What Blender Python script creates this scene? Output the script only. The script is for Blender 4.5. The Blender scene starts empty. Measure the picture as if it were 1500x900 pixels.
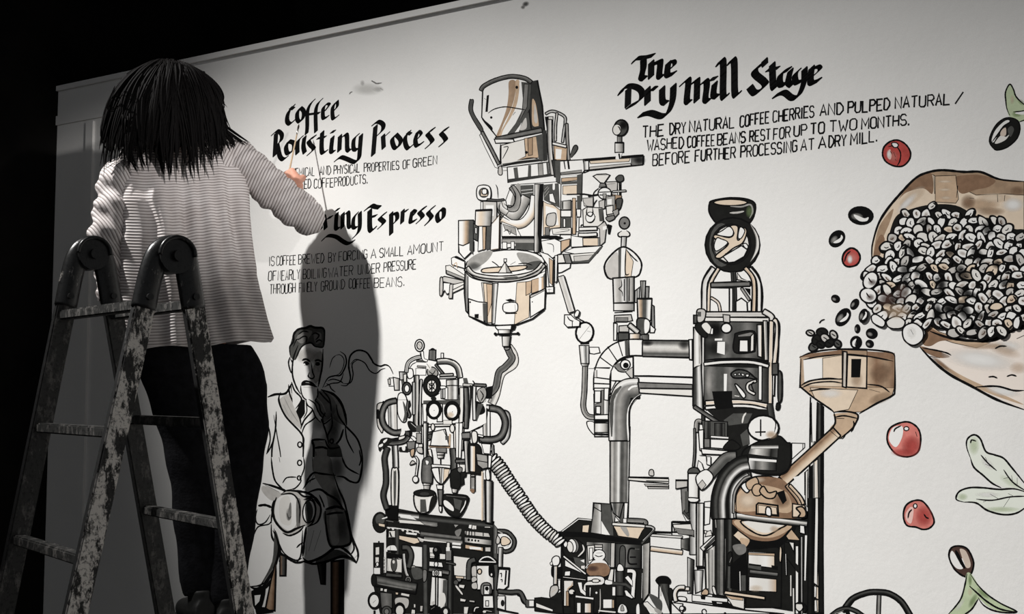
import bpy, bmesh, math, random
from mathutils import Vector, Matrix
from mathutils.geometry import tessellate_polygon
random.seed(7)
SC = bpy.context.scene
COL = SC.collection
R = math.radians

# ---------------------------------------------------------------- camera
F_PX = 1700.0                       # focal length in pixels of the 1500 px wide frame
PITCH = math.atan(125 / F_PX)
CAM = Vector((0, 0, 1.43))
cam_d = bpy.data.cameras.new('camera'); cam_d.sensor_width = 36; cam_d.lens = 36 * F_PX / 1500
cam_d.clip_start = .05; cam_d.clip_end = 60
cam = bpy.data.objects.new('camera', cam_d); COL.objects.link(cam)
cam.location = CAM; cam.rotation_euler = (R(90) + PITCH, 0, 0)
SC.camera = cam

# ---------------------------------------------------------------- world, lamps, exposure
world = bpy.data.worlds.new('dark_hall'); SC.world = world; world.use_nodes = True
world.node_tree.nodes['Background'].inputs[0].default_value = (.95, .97, 1, 1)
world.node_tree.nodes['Background'].inputs[1].default_value = .20
LAMP = Vector((-3.36, 2.53, 5.20))    # the one spotlight, up on the left behind the painter
BEAM = Vector((.7093, -.2733, -.6498)).normalized()   # its beam: a wide flat ellipse, tilted along the wall
sp = bpy.data.lights.new('spotlight', 'SPOT'); sp.energy = 2650; sp.color = (1, .985, .965)
sp.spot_size = R(103.8); sp.spot_blend = .858; sp.shadow_soft_size = .045
spo = bpy.data.objects.new('spotlight', sp); COL.objects.link(spo); spo.location = LAMP
bx = BEAM.cross(Vector((0, 0, 1))).normalized(); by = bx.cross(BEAM)
bx, by = bx * math.cos(.5517) + by * math.sin(.5517), by * math.cos(.5517) - bx * math.sin(.5517)
spo.rotation_euler = Matrix((bx, by, -BEAM)).transposed().to_euler(); spo.scale = (1, .35, 1)
LAMP2 = Vector((1.7, .1, 2.75))      # a weaker narrow fill light added from the right to brighten the painter's shoulders
sp2 = bpy.data.lights.new('shoulder_fill', 'SPOT'); sp2.energy = 640; sp2.color = (1, .97, .95)
sp2.spot_size = R(12); sp2.spot_blend = 1; sp2.shadow_soft_size = .06
sp2o = bpy.data.objects.new('shoulder_fill', sp2); COL.objects.link(sp2o); sp2o.location = LAMP2
sp2o.rotation_euler = (Vector((-.90, 3.85, 2.24)) - LAMP2).to_track_quat('-Z', 'Y').to_euler()
SC.view_settings.view_transform = 'Standard'; SC.view_settings.look = 'None'
SC.view_settings.gamma = 1; SC.view_settings.use_curve_mapping = False
SC.view_settings.exposure = 0.0

# ---------------------------------------------------------------- helpers
WN = Vector((.523, .852, 0)).normalized()      # into the painted wall
WT = Vector((WN.y, -WN.x, 0))                  # along it, to the right
WD = 3.2                                       # distance from the camera
cp, sn = math.cos(PITCH), math.sin(PITCH)
def ray(x, y):
    a = (x - 750) / F_PX; b = (450 - y) / F_PX
    return Vector((a, cp - b * sn, sn + b * cp))
def on_wall(x, y, off=0.0):
    r = ray(x, y); return CAM + r * ((WD - off) / WN.dot(r))
def at(x, y, depth):
    r = ray(x, y); return CAM + r * (depth / r.y)
def wall_pt(t, z, off=0.0):                    # t metres along, z up, off towards the room
    return WN * (WD - off) + WT * t + Vector((0, 0, z))

def link(name, me, mat=None, parent=None, smooth=False):
    o = bpy.data.objects.new(name, me); COL.objects.link(o)
    if mat is not None:
        for m in (mat if isinstance(mat, (list, tuple)) else [mat]): me.materials.append(m)
    if parent is not None: o.parent = parent
    if smooth:
        for p in me.polygons: p.use_smooth = True
    return o
def from_bm(name, bm, mat, parent=None, smooth=False):
    me = bpy.data.meshes.new(name); bm.to_mesh(me); bm.free()
    return link(name, me, mat, parent, smooth)
def tag(o, label=None, cat=None, group=None, kind=None):
    if label: o['label'] = label
    if cat: o['category'] = cat
    if group: o['group'] = group
    if kind: o['kind'] = kind
    return o
def empty(name, loc):
    o = bpy.data.objects.new(name, None); COL.objects.link(o); o.location = loc; o.empty_display_size = .1
    return o
def box(bm, c, s, M=None):
    r = bmesh.ops.create_cube(bm, size=1, matrix=Matrix.Translation(c) @ Matrix.Diagonal((*s, 1)))
    if M is not None: bmesh.ops.transform(bm, matrix=M, verts=r['verts'])
    return r['verts']
def frame_from(d, up=Vector((0, 0, 1))):
    d = d.normalized(); x = up.cross(d)
    if x.length < 1e-4: x = Vector((1, 0, 0)).cross(d)
    x.normalize(); y = d.cross(x); return x, y, d
def tube(bm, pts, rad, n=10, cap=True, flat=1.0):
    pts = [Vector(p) for p in pts]; rings = []
    if not isinstance(rad, (list, tuple)): rad = [rad] * len(pts)
    px = None
    for i, p in enumerate(pts):
        d = (pts[min(i + 1, len(pts) - 1)] - pts[max(i - 1, 0)]).normalized()
        if px is None: x, y, _ = frame_from(d)
        else: x = (px - d * px.dot(d)).normalized(); y = d.cross(x)
        px = x
        rings.append([bm.verts.new(p + (x * math.cos(a) + y * math.sin(a) * flat) * rad[i]) for a in [2 * math.pi * k / n for k in range(n)]])
    for a, b in zip(rings, rings[1:]):
        for k in range(n): bm.faces.new((a[k], a[(k + 1) % n], b[(k + 1) % n], b[k]))
    if cap:
        bm.faces.new(rings[0][::-1]); bm.faces.new(rings[-1])
    return rings
def crom(pts, n=6, closed=False):
    P = [Vector(p) for p in pts]; m = len(P)
    if m < 3: return P
    out = []
    rng = range(m) if closed else range(m - 1)
    for i in rng:
        if closed: a, b, c, d = P[(i - 1) % m], P[i], P[(i + 1) % m], P[(i + 2) % m]
        else: a, b, c, d = P[max(i - 1, 0)], P[i], P[i + 1], P[min(i + 2, m - 1)]
        for k in range(n):
            t = k / n
            out.append(.5 * ((2 * b) + (c - a) * t + (2 * a - 5 * b + 4 * c - d) * t * t + (3 * b - a - 3 * c + d) * t ** 3))
    if not closed: out.append(P[-1])
    return out

# ---------------------------------------------------------------- materials
def new_mat(name, rough=.6, spec=.4):
    m = bpy.data.materials.new(name); m.use_nodes = True
    nt = m.node_tree; b = nt.nodes['Principled BSDF']
    b.inputs['Roughness'].default_value = rough; b.inputs['Specular IOR Level'].default_value = spec
    return m, nt, b
def nd(nt, typ, **kw):
    n = nt.nodes.new(typ)
    for k, v in kw.items():
        if k in n.inputs: n.inputs[k].default_value = v
        else: setattr(n, k, v)
    return n
def noise(nt, scale, detail=4, rough=.6, vec=None):
    n = nd(nt, 'ShaderNodeTexNoise', Scale=scale, Detail=detail, Roughness=rough)
    tc = nd(nt, 'ShaderNodeTexCoord'); nt.links.new(tc.outputs[vec or 'Object'], n.inputs['Vector'])
    return n
def ramp(nt, src, stops):
    r = nt.nodes.new('ShaderNodeValToRGB'); e = r.color_ramp.elements
    while len(e) < len(stops): e.new(.5)
    for x, (p, c) in zip(e, stops): x.position = p; x.color = (*c, 1) if len(c) == 3 else c
    nt.links.new(src, r.inputs[0]); return r
def bump(nt, b, src, strength, dist=.01):
    n = nd(nt, 'ShaderNodeBump', Strength=strength, Distance=dist)
    nt.links.new(src, n.inputs['Height']); nt.links.new(n.outputs[0], b.inputs['Normal'])
def speckled(name, c0, c1, scale, rough=.6, spec=.3, bs=.0, detail=4, bscale=None):
    m, nt, b = new_mat(name, rough, spec)
    n = noise(nt, scale, detail); r = ramp(nt, n.outputs['Fac'], [(.35, c0), (.65, c1)])
    nt.links.new(r.outputs[0], b.inputs['Base Color'])
    if bs: bump(nt, b, noise(nt, bscale or scale * 3).outputs['Fac'], bs)
    return m
WALLC = (.80, .79, .765)
def plaster():
    m, nt, b = new_mat('plaster', .75, .2)
    n = noise(nt, 1.3, 5); r = ramp(nt, n.outputs['Fac'], [(.3, tuple(c * .93 for c in WALLC)), (.7, tuple(min(1, c * 1.04) for c in WALLC))])
    g = noise(nt, 900, 2); g2 = ramp(nt, g.outputs['Color'], [(.3, (.86, .86, .86)), (.7, (1.1, 1.1, 1.1))])
    mx = nd(nt, 'ShaderNodeMix', data_type='RGBA', blend_type='MULTIPLY'); mx.inputs[0].default_value = .8
    nt.links.new(r.outputs[0], mx.inputs[6]); nt.links.new(g2.outputs[0], mx.inputs[7])
    nt.links.new(mx.outputs[2], b.inputs['Base Color'])
    bump(nt, b, noise(nt, 60, 5).outputs['Fac'], .12, .004)
    return m
def paint(name, wash=False):
    m, nt, b = new_mat(name, .8, .06)
    a = nd(nt, 'ShaderNodeAttribute', attribute_name='Col')
    n = noise(nt, 45, 5); r = ramp(nt, n.outputs['Fac'], [(.3, (.72, .72, .72)), (.7, (1.18, 1.18, 1.18))])
    mx = nd(nt, 'ShaderNodeMix', data_type='RGBA', blend_type='MULTIPLY')
    fr = nd(nt, 'ShaderNodeMapRange'); fr.inputs['From Min'].default_value = .15; fr.inputs['From Max'].default_value = .72
    fr.inputs['To Min'].default_value = .85; fr.inputs['To Max'].default_value = .06
    nt.links.new(a.outputs['Fac'], fr.inputs['Value']); nt.links.new(fr.outputs[0], mx.inputs[0])
    nt.links.new(a.outputs['Color'], mx.inputs[6]); nt.links.new(r.outputs[0], mx.inputs[7])
    nt.links.new(mx.outputs[2], b.inputs['Base Color'])
    if wash: nt.links.new(a.outputs['Alpha'], b.inputs['Alpha'])
    return m
M_WALL = plaster(); M_PAINT = paint('mural_paint'); M_WASH = paint('mural_wash', True)
M_DARK = speckled('unlit_black', (.006, .006, .006), (.012, .011, .010), 2, .9, .1)  # near-black colour stands in for the unlit hall above and behind the partition
M_LEFT = speckled('left_wall_black', (.004, .004, .004), (.010, .009, .008), 3, .9, .1)
M_FLOOR = speckled('dark_floor', (.02, .019, .017), (.045, .04, .036), 5, .8, .2, .3)

# ---------------------------------------------------------------- the setting
TL, TR, WTOP, WTHK = -4.28, 3.2, 2.735, .10
def wall_slab(name, t0, t1, z0, z1, o0, o1, mat, parent=None):
    bm = bmesh.new()
    v = [bm.verts.new(wall_pt(t, z, o)) for o in (o0, o1) for t, z in ((t0, z0), (t1, z0), (t1, z1), (t0, z1))]
    for f in ((0, 1, 2, 3), (7, 6, 5, 4), (0, 4, 5, 1), (1, 5, 6, 2), (2, 6, 7, 3), (3, 7, 4, 0)): bm.faces.new([v[i] for i in f])
    bmesh.ops.recalc_face_normals(bm, faces=bm.faces)
    return from_bm(name, bm, mat, parent)
wall = wall_slab('wall_back', TL, TR, 0, WTOP, 0, -WTHK, M_WALL)
tag(wall, kind='structure', label='pale plastered partition wall carrying the coffee mural')
cap = wall_slab('trim_1', TL, TR, WTOP, WTOP + .022, .012, -WTHK - .01, M_WALL)
tag(cap, kind='structure', label='thin pale capping strip along the top edge of the mural wall')
for i, x in enumerate((128,)):
    p = on_wall(x, 400); t = WT.dot(p)
    s = wall_slab('trim_2', t - .022, t + .022, 0, WTOP - .16, .011, .0, M_WALL)
    tag(s, kind='structure', label='vertical batten on the dim left end of the mural wall')
s = wall_slab('trim_3', TL, TL + .52, WTOP - .15, WTOP - .11, .009, .0, M_WALL)
tag(s, kind='structure', label='short horizontal batten near the top of the dim left end')
def plane(name, pts, mat, kind='structure', label=None):
    me = bpy.data.meshes.new(name); me.from_pydata([tuple(p) for p in pts], [], [tuple(range(len(pts)))])
    return tag(link(name, me, mat), label, kind=kind)
a = wall_pt(TL, 0, 0); bk = wall_pt(TL, 0, 6.5)
bm = bmesh.new(); box(bm, (0, 0, 0), (1, 1, 1)); 
bm.free()
wl = wall_slab('wall_left', TL - .2, TL, 0, 5.6, 6.5, -1.6, M_LEFT); tag(wl, kind='structure', label='black side wall at the far left')
dl = wall_slab('trim_4', TL, TL + .02, 0, 2.3, .62, .56, speckled('brown_trim', (.03, .02, .014), (.05, .035, .025), 8), None)
tag(dl, kind='structure', label='dark brown upright trim on the black side wall')
wf = wall_slab('wall_far', TL - .2, 5.5, 0, 5.6, -1.5, -1.6, M_DARK); tag(wf, kind='structure', label='black wall far behind the partition')
fl = wall_slab('floor', TL - .2, 5.5, -.1, 0, 6.5, -1.6, M_FLOOR); tag(fl, kind='structure')
ce = wall_slab('ceiling', TL - .2, 5.5, 5.5, 5.6, 4.2, -1.6, M_DARK); tag(ce, kind='structure')

# ---------------------------------------------------------------- mural drawing kit
PAL = dict(k=(.004, .004, .004), K=(.011, .011, .010), d=(.035, .035, .033), D=(.075, .075, .07), g=(.19, .185, .175), m=(.33, .32, .30),
           l=(.52, .50, .47), w=WALLC, W=(.72, .70, .66), c=(.70, .58, .45), t=(.52, .38, .26), T=(.36, .25, .165), b=(.24, .145, .09),
           n=(.075, .042, .034), r=(.46, .075, .065), q=(.62, .20, .17), p=(.78, .52, .47), v=(.24, .33, .15), V=(.50, .58, .38), z=(.74, .77, .69),
           s=(.60, .50, .42), e=(.80, .72, .65))
class Art:
    def __init__(s, name, label=None, base=.0001, step=6e-6, ink=1.65):
        s.name, s.label, s.z, s.step = name, label, base, step
        s.v, s.f, s.c, s.mi = [], [], [], []
        s.ink = ink; s.T = (0, 0, 1); s.rng = random.Random(name)
    def px(s, p): return (s.T[0] + p[0] / s.T[2], s.T[1] + p[1] / s.T[2])
    def face(s, pts, cols, mi=0):            # pts already in frame pixels
        i = len(s.v)
        for p, c in zip(pts, cols):
            s.v.append(on_wall(p[0], p[1], s.z)); s.c.append(c if len(c) == 4 else (*c, 1))
        s.f.append(tuple(range(i, i + len(pts)))); s.mi.append(mi)
    def up(s): s.z += s.step
    def fill(s, col, pts, smooth=False):
        P = [Vector((*s.px(p), 0)) for p in pts]
        if smooth: P = crom(P, 5, True)
        s.up(); c = PAL[col]
        i = len(s.v)
        for p in P: s.v.append(on_wall(p.x, p.y, s.z)); s.c.append((*c, 1))
        for t in tessellate_polygon([P]): s.f.append(tuple(i + k for k in t)); s.mi.append(0)
    def stroke(s, w, pts, smooth=False, col='k', closed=False, taper=None, wob=.12, alpha=None):
        P = [Vector((*s.px(p), 0)) for p in pts]; w = w * s.ink / s.T[2]
        if taper is None: taper = not closed and smooth
        if smooth: P = crom(P, 6, closed)
        elif closed is False or True:
            Q = []
            for a, b in zip(P, P[1:] + (P[:1] if closed else [])):
                n = max(1, int((b - a).length / 12)); Q += [a.lerp(b, k / n) for k in range(n)]
            if not closed: Q.append(P[-1])
            P = Q
        s.up(); n = len(P); c = PAL[col]; c = (*c, alpha) if alpha else c; mi = 1 if alpha else 0
        L, Rr = [], []
        for i, p in enumerate(P):
            a = P[(i - 1) % n] if (closed or i) else P[0]
            b = P[(i + 1) % n] if (closed or i < n - 1) else P[-1]
            d1 = (p - a); d2 = (b - p)
            if d1.length < 1e-6: d1 = d2
            if d2.length < 1e-6: d2 = d1
            if d1.length < 1e-6: d1 = d2 = Vector((1, 0, 0))
            d1.normalize(); d2.normalize(); d = d1 + d2
            if d.length < .2: d = d2.copy()
            d.normalize(); nrm = Vector((-d.y, d.x, 0))
            k = 1 / max(.55, abs(nrm.dot(Vector((-d2.y, d2.x, 0)))))
            h = w * .5 * k * (1 + s.rng.uniform(-wob, wob))
            if taper:
                t = i / (n - 1); h *= min(1, .35 + 3.2 * min(t, 1 - t))
            L.append(p + nrm * h); Rr.append(p - nrm * h)
        m = n if closed else n - 1
        for i in range(m):
            j = (i + 1) % n; s.face([L[i], L[j], Rr[j], Rr[i]], [c] * 4, mi)
    def ell(s, col, w, cx, cy, rx, ry, rot=0, lc='k'):
        a0 = R(rot); pts = []
        for k in range(20):
            a = 2 * math.pi * k / 20; x, y = rx * math.cos(a), ry * math.sin(a)
            pts.append((cx + x * math.cos(a0) - y * math.sin(a0), cy + x * math.sin(a0) + y * math.cos(a0)))
        if col != '-': s.fill(col, pts)
        if w: s.stroke(w, pts, closed=True, col=lc, wob=.08)
    def blob(s, col, alpha, cx, cy, rx, ry, rot=0):
        a0 = R(rot); s.up(); c = PAL[col]
        def pt(k, f):
            a = 2 * math.pi * k / 20; x, y = rx * math.cos(a) * f, ry * math.sin(a) * f
            return s.px((cx + x * math.cos(a0) - y * math.sin(a0), cy + x * math.sin(a0) + y * math.cos(a0)))
        for f0, f1, A0, A1 in ((0, .35, 1, .9), (.35, .7, .9, .45), (.7, 1, .45, 0)):
            for k in range(20):
                s.face([pt(k, f0), pt(k + 1, f0), pt(k + 1, f1), pt(k, f1)], [(*c, alpha * A0)] * 2 + [(*c, alpha * A1)] * 2, 1)
    def bands(s, cols, w, q):                # quad TL TR BR BL, colours across from left to right
        q = [Vector((*s.px(p), 0)) for p in q]; n = len(cols)
        s.up()
        if n == 1: cols = cols * 2; n = 2
        for i in range(n - 1):
            a, b = i / (n - 1), (i + 1) / (n - 1)
            P = [q[0].lerp(q[1], a), q[0].lerp(q[1], b), q[3].lerp(q[2], b), q[3].lerp(q[2], a)]
            s.face(P, [PAL[cols[i]], PAL[cols[i + 1]], PAL[cols[i + 1]], PAL[cols[i]]])
        if w:
            T = s.T; s.T = (0, 0, 1); s.stroke(w / T[2], [(p.x, p.y) for p in q], closed=True); s.T = T
    def pipe(s, cols, w, W, pts, smooth=True):
        P = [Vector((*s.px(p), 0)) for p in pts]; W = W / s.T[2]
        if smooth: P = crom(P, 7)
        n = len(P); N = []
        for i, p in enumerate(P):
            d = (P[min(i + 1, n - 1)] - P[max(i - 1, 0)]).normalized(); N.append(Vector((-d.y, d.x, 0)))
        s.up(); m = len(cols)
        if m == 1: cols = cols * 2; m = 2
        for i in range(n - 1):
            for j in range(m - 1):
                a, b = (j / (m - 1) - .5) * W, ((j + 1) / (m - 1) - .5) * W
                s.face([P[i] + N[i] * a, P[i + 1] + N[i + 1] * a, P[i + 1] + N[i + 1] * b, P[i] + N[i] * b],
                       [PAL[cols[j]], PAL[cols[j]], PAL[cols[j + 1]], PAL[cols[j + 1]]])
        if w:
            T = s.T; s.T = (0, 0, 1)
            for sg in (-.5, .5): s.stroke(w / T[2], [(p + Nn * sg * W)[:2] for p, Nn in zip(P, N)], taper=False)
            for k in (0, -1): s.stroke(w / T[2], [(P[k] + N[k] * W * .5)[:2], (P[k] - N[k] * W * .5)[:2]])
            s.T = T
    def nib(s, w, pts, ang=42, smooth=True):
        P = [Vector((*s.px(p), 0)) for p in pts]
        if smooth and len(P) > 2: P = crom(P, 5)
        w = w * 1.14 / s.T[2]; d = Vector((math.cos(R(ang)), -math.sin(R(ang)), 0)) * w / 2
        e = Vector((d.y, -d.x, 0)) * .16
        c = PAL['k']; s.up()
        for a, b in zip(P, P[1:]):
            pts8 = [a - d - e, a + d - e, a + d + e, a - d + e, b - d - e, b + d - e, b + d + e, b - d + e]
            h = hull(pts8); s.face(h, [c] * len(h)); 
    def word(s, txt, x0, x1, base, h, w):    # frame pixels; base: list of (x, y)
        def by(x):
            for a, b in zip(base, base[1:]):
                if x <= b[0] or b is base[-1]: return a[1] + (b[1] - a[1]) * (x - a[0]) / (b[0] - a[0])
        wd = [{'I': .35, 'M': 1.25, 'W': 1.3, '.': .25, ',': .3, '/': .8}.get(ch, 1) for ch in txt]
        gap = .34; x1 -= .035 * (x1 - x0); tot = sum(wd) + gap * (len(txt) - 1); x = x0; k = (x1 - x0) / tot
        sl = (base[-1][1] - base[0][1]) / (base[-1][0] - base[0][0])
        for ch, cw in zip(txt, wd):
            cw *= k; jy = s.rng.uniform(-.5, .5)
            for pl in FONT[ch].split(','):
                pts = []
                for i in range(0, len(pl), 2):
                    u, v = int(pl[i]) / 4, int(pl[i + 1]) / 6
                    if ch == 'I': u = .5
                    xx = x + u * cw + v * h * .03; pts.append((xx + s.rng.uniform(-.25, .25), by(x) + sl * u * cw - v * h + jy + s.rng.uniform(-.3, .3)))
                s.stroke(w * s.rng.uniform(.85, 1.15), pts, smooth=False, taper=False, wob=.15)
            x += cw + gap * k
    def run(s, text):
        for ln in text.strip().splitlines():
            t = ln.split()
            if not t or t[0][0] == '#': continue
            c, a = t[0], t[1:]
            pts = lambda k: [tuple(float(v) for v in q.split(',')) for q in a[k:]]
            if c == 'T': s.T = tuple(float(v) for v in a)
            elif c == 'F':
                s.fill(a[0], pts(1))
                if a[0] in 'gmlWctT' and s.ink > 1.2: s.stroke(.62 * s.T[2], pts(1), closed=True, alpha=.75)
            elif c == 'C': s.fill(a[0], pts(1), True)
            elif c == 'L': s.stroke(float(a[0]), pts(1))
            elif c == 'S': s.stroke(float(a[0]), pts(1), True)
            elif c == 'X': s.stroke(float(a[1]), pts(2), True, a[0])         # coloured smooth stroke
            elif c == 'Y': s.stroke(float(a[1]), pts(2), False, a[0])        # coloured straight stroke
            elif c == 'O': s.fill(a[0], pts(2)); s.stroke(float(a[1]), pts(2), closed=True)
            elif c == 'Q': s.fill(a[0], pts(2), True); s.stroke(float(a[1]), pts(2), True, closed=True)
            elif c == 'E': s.ell(a[0], float(a[1]), *[float(v) for v in ','.join(a[2:]).split(',')])
            elif c == 'U': s.blob(a[0], float(a[1]), *[float(v) for v in ','.join(a[2:]).split(',')])
            elif c == 'B': s.bands(a[0], float(a[1]), pts(2))
            elif c == 'P': s.pipe(a[0], float(a[1]), float(a[2]), pts(3))
            elif c == 'J': s.pipe(a[0], float(a[1]), float(a[2]), pts(3), False)
            elif c == 'N': s.nib(float(a[0]), pts(1))
    def done(s, parent=None):
        me = bpy.data.meshes.new(s.name); me.from_pydata([tuple(v) for v in s.v], [], s.f)
        ca = me.color_attributes.new('Col', 'FLOAT_COLOR', 'POINT')
        ca.data.foreach_set('color', [x for c in s.c for x in c])
        me.materials.append(M_PAINT); me.materials.append(M_WASH)
        me.polygons.foreach_set('material_index', s.mi); me.update()
        o = link(s.name, me, None, parent or wall)
        if s.label: o['label'] = s.label
        return o
def hull(P):
    P = sorted(P, key=lambda p: (p.x, p.y)); cr = lambda o, a, b: (a.x - o.x) * (b.y - o.y) - (a.y - o.y) * (b.x - o.x)
    lo = []; hi = []
    for p in P:
        while len(lo) > 1 and cr(lo[-2], lo[-1], p) <= 0: lo.pop()
        lo.append(p)
    for p in reversed(P):
        while len(hi) > 1 and cr(hi[-2], hi[-1], p) <= 0: hi.pop()
        hi.append(p)
    return lo[:-1] + hi[:-1]
FONT = dict(A='002640,1232', B='00063645443303,3342413000', C='4536160501103041', D='00062644422000', E='46060040,0333', F='460600,0333',
            G='45361605011030414323', H='0006,4046,0343', I='2026', L='060040', M='0006224640', N='00064046', O='160501103041453616',
            P='00063645443303', R='00063645443303,2340', S='453616050413334241301001', T='0646,2620', U='060110304146', V='062046',
            W='0610233046', Y='062346,2320')
FONT['.'] = '2021'; FONT[','] = '2110'; FONT['/'] = '0046'
def art(name, label, data, parent=None, **kw):
    a = Art(name, label, **kw); a.run(data); return a.done(parent)
# ---------------------------------------------------------------- lettering
art('lettering', 'black blackletter heading Coffee Roasting Process', '''
T 380 120 5
N 34 250,175 212,225 203,285 225,308 255,282
N 30 228,190 250,196
N 32 300,190 278,225 278,275 297,292 320,262 324,215 300,190
N 30 398,135 372,165 352,220 350,330 345,380
N 30 455,130 428,160 412,220 414,365
N 22 325,243 385,235 440,228
N 30 488,165 467,195 468,265 500,255
N 24 495,160 512,168 478,215
N 30 560,150 536,190 540,268 572,252
N 24 570,140 570,180 545,212
N 32 98,385 130,360 163,385 158,430 128,460
N 34 122,375 112,540
N 34 130,460 150,545 175,568 200,552
N 34 215,435 195,475 207,525 248,500 252,450 215,435
N 34 310,405 280,440 278,525
N 34 330,405 322,470 332,520
N 34 405,400 362,430 372,460 398,492 360,530
N 34 460,368 455,470 462,520 490,508
N 22 425,415 485,402
N 34 535,405 525,505 545,512
N 28 528,368 550,362
N 34 590,395 585,505
N 34 598,412 638,388 643,490 660,505
N 32 722,388 692,420 690,490 715,498
N 34 744,390 735,500 728,560 700,588 640,565 595,552 560,575
N 34 835,312 868,292 905,312 902,352 868,388
N 36 850,325 833,535
N 34 905,392 910,485
N 30 915,402 945,375
N 34 1000,385 972,422 988,480 1015,478 1035,430 1000,385
N 34 1098,365 1068,405 1070,455 1090,488 1125,460
N 28 1085,372 1108,382
N 34 1160,365 1142,420 1152,468 1192,448
N 26 1172,362 1184,385 1155,420
N 36 1275,345 1232,378 1252,410 1265,440 1226,478
N 36 1375,342 1332,372 1352,402 1364,430 1326,464
''')
art('lettering', 'black blackletter heading ending in ing Espresso, beside the painter\'s elbow', '''
T 380 270 5
N 32 432,235 442,240 450,330
N 32 468,235 475,240 485,325
N 28 500,250 530,238
N 32 566,215 560,318 580,325
N 28 562,190 580,184
N 32 610,215 608,318
N 32 618,228 650,208 654,305 672,315
N 30 716,212 690,250 688,315 712,318
N 32 735,208 735,310 722,355 692,388
N 30 465,408 500,378 560,385 610,418 650,435 690,418
N 36 780,185 820,158 850,166 880,170
N 38 808,190 808,315 822,342 845,320
N 26 815,242 855,230
N 36 920,215 882,248 912,280 878,318
N 34 965,212 965,365
N 32 975,222 1004,216 1008,258 982,288
N 32 1050,192 1045,282
N 28 1060,202 1082,192
N 32 1120,195 1106,275 1142,265
N 26 1125,192 1144,202 1120,235
N 36 1212,172 1172,202 1195,240 1160,278
N 36 1276,168 1236,205 1260,245 1222,292
N 34 1330,184 1302,222 1312,270 1345,245 1350,192 1330,184
''')
art('lettering', 'black blackletter heading The Dry Mill Stage', '''
T 890 60 5
N 42 190,155 215,128 270,122 335,105
N 52 262,130 262,200 248,265 272,275
N 50 320,155 318,265
N 50 328,175 378,152 386,165 378,255 398,262
N 50 445,160 438,250 488,236
N 36 450,158 486,150 488,178 455,205
N 46 92,385 132,335 200,335 248,370 240,430 152,485
N 50 152,350 148,475
N 52 292,350 292,455
N 46 295,385 325,352 352,348
N 50 400,345 402,440 430,455
N 52 482,328 475,440 440,530 392,552 310,528 240,545
N 50 545,318 582,285 592,300 580,435 600,448
N 50 602,325 650,288 656,300 652,438
N 50 664,335 718,292 726,335 716,428 738,440
N 50 785,310 775,395 802,408
N 40 756,282 794,272
N 52 812,172 846,152 846,400 872,400
N 52 895,162 926,148 932,385 962,382
N 52 1150,140 1152,175
N 56 1140,165 1085,205 1082,245 1145,300 1150,330 1082,382 1042,338
N 52 1206,170 1214,335 1242,328
N 34 1168,216 1252,196
N 50 1330,205 1268,245 1264,318 1300,318
N 50 1340,215 1322,300 1348,325
N 48 1400,215 1372,250 1382,305 1425,290
N 50 1442,205 1438,300 1400,398 1352,418 1290,378 1225,405
N 52 1495,195 1488,305 1550,285
N 38 1498,205 1542,188 1555,208 1515,248
''')
def text_line(label, words, base, h, w):
    a = Art('lettering', label, ink=1.0)
    a.rng = random.Random(label)
    for txt, x0, x1 in words: a.word(txt, x0, x1, base, h, w)
    return a.done()
text_line('thin handwritten line of capitals ending in properties of green', [('CHEMICAL', 423, 462), ('AND', 468, 485), ('PHYSICAL', 489, 528), ('PROPERTIES', 533, 586), ('OF', 590, 601), ('GREEN', 605, 641)],
          [(423, 260), (528, 252.5), (586, 248.5), (641, 240)], 12.5, 1.2)
text_line('thin handwritten line of capitals under the properties of green line', [('TED', 440, 456), ('COFFEPRODUCTS.', 460, 541)], [(440, 277), (500, 273), (541, 268)], 13, 1.25)
text_line('thin handwritten line of capitals, is coffee brewed by forcing a small amount', [('IS', 394, 402), ('COFFEE', 405, 434), ('BREWED', 437, 476), ('BY', 481, 492), ('FORCING', 496, 539), ('A', 543, 551), ('SMALL', 556, 592), ('AMOUNT', 597, 651)],
          [(394, 390), (476, 385), (539, 379), (592, 374), (651, 367.5)], 13.5, 1.15)
text_line('thin handwritten line of capitals, of nearly boiling water under pressure', [('OF', 393, 405), ('NEARLY', 407, 440), ('BOILING', 444, 479), ('WATER', 481, 518), ('UNDER', 524, 557), ('PRESSURE', 562, 611)],
          [(393, 412), (479, 407), (518, 403), (557, 399), (611, 394)], 14, 1.15)
text_line('thin handwritten line of capitals, through finely ground coffee beans', [('THROUGH', 395, 434), ('FINELY', 438, 465), ('GROUND', 470, 506), ('COFFEE', 511, 543), ('BEANS.', 548, 594)],
          [(395, 431), (465, 427), (506, 423.5), (543, 422), (594, 419)], 14, 1.15)
text_line('bold handwritten line of capitals, the dry natural coffee cherries and pulped natural', [('THE', 941, 973), ('DRY', 981, 1005), ('NATURAL', 1010, 1078), ('COFFEE', 1084, 1128), ('CHERRIES', 1132, 1194), ('AND', 1201, 1236), ('PULPED', 1242, 1305), ('NATURAL', 1311, 1394), ('/', 1399, 1411)],
          [(941, 202), (1078, 187), (1194, 171), (1305, 160), (1394, 152.5)], 16.5, 2.2)
text_line('bold handwritten line of capitals, washed coffee beans rest for up to two months', [('WASHED', 948, 1003), ('COFFEE', 1007, 1048), ('BEANS', 1051, 1093), ('REST', 1098, 1129), ('FOR', 1133, 1158), ('UP', 1163, 1182), ('TO', 1187, 1208), ('TWO', 1215, 1256), ('MONTHS,', 1262, 1335)],
          [(948, 221), (1048, 213), (1129, 205), (1208, 194), (1335, 183)], 16, 2.1)
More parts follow.
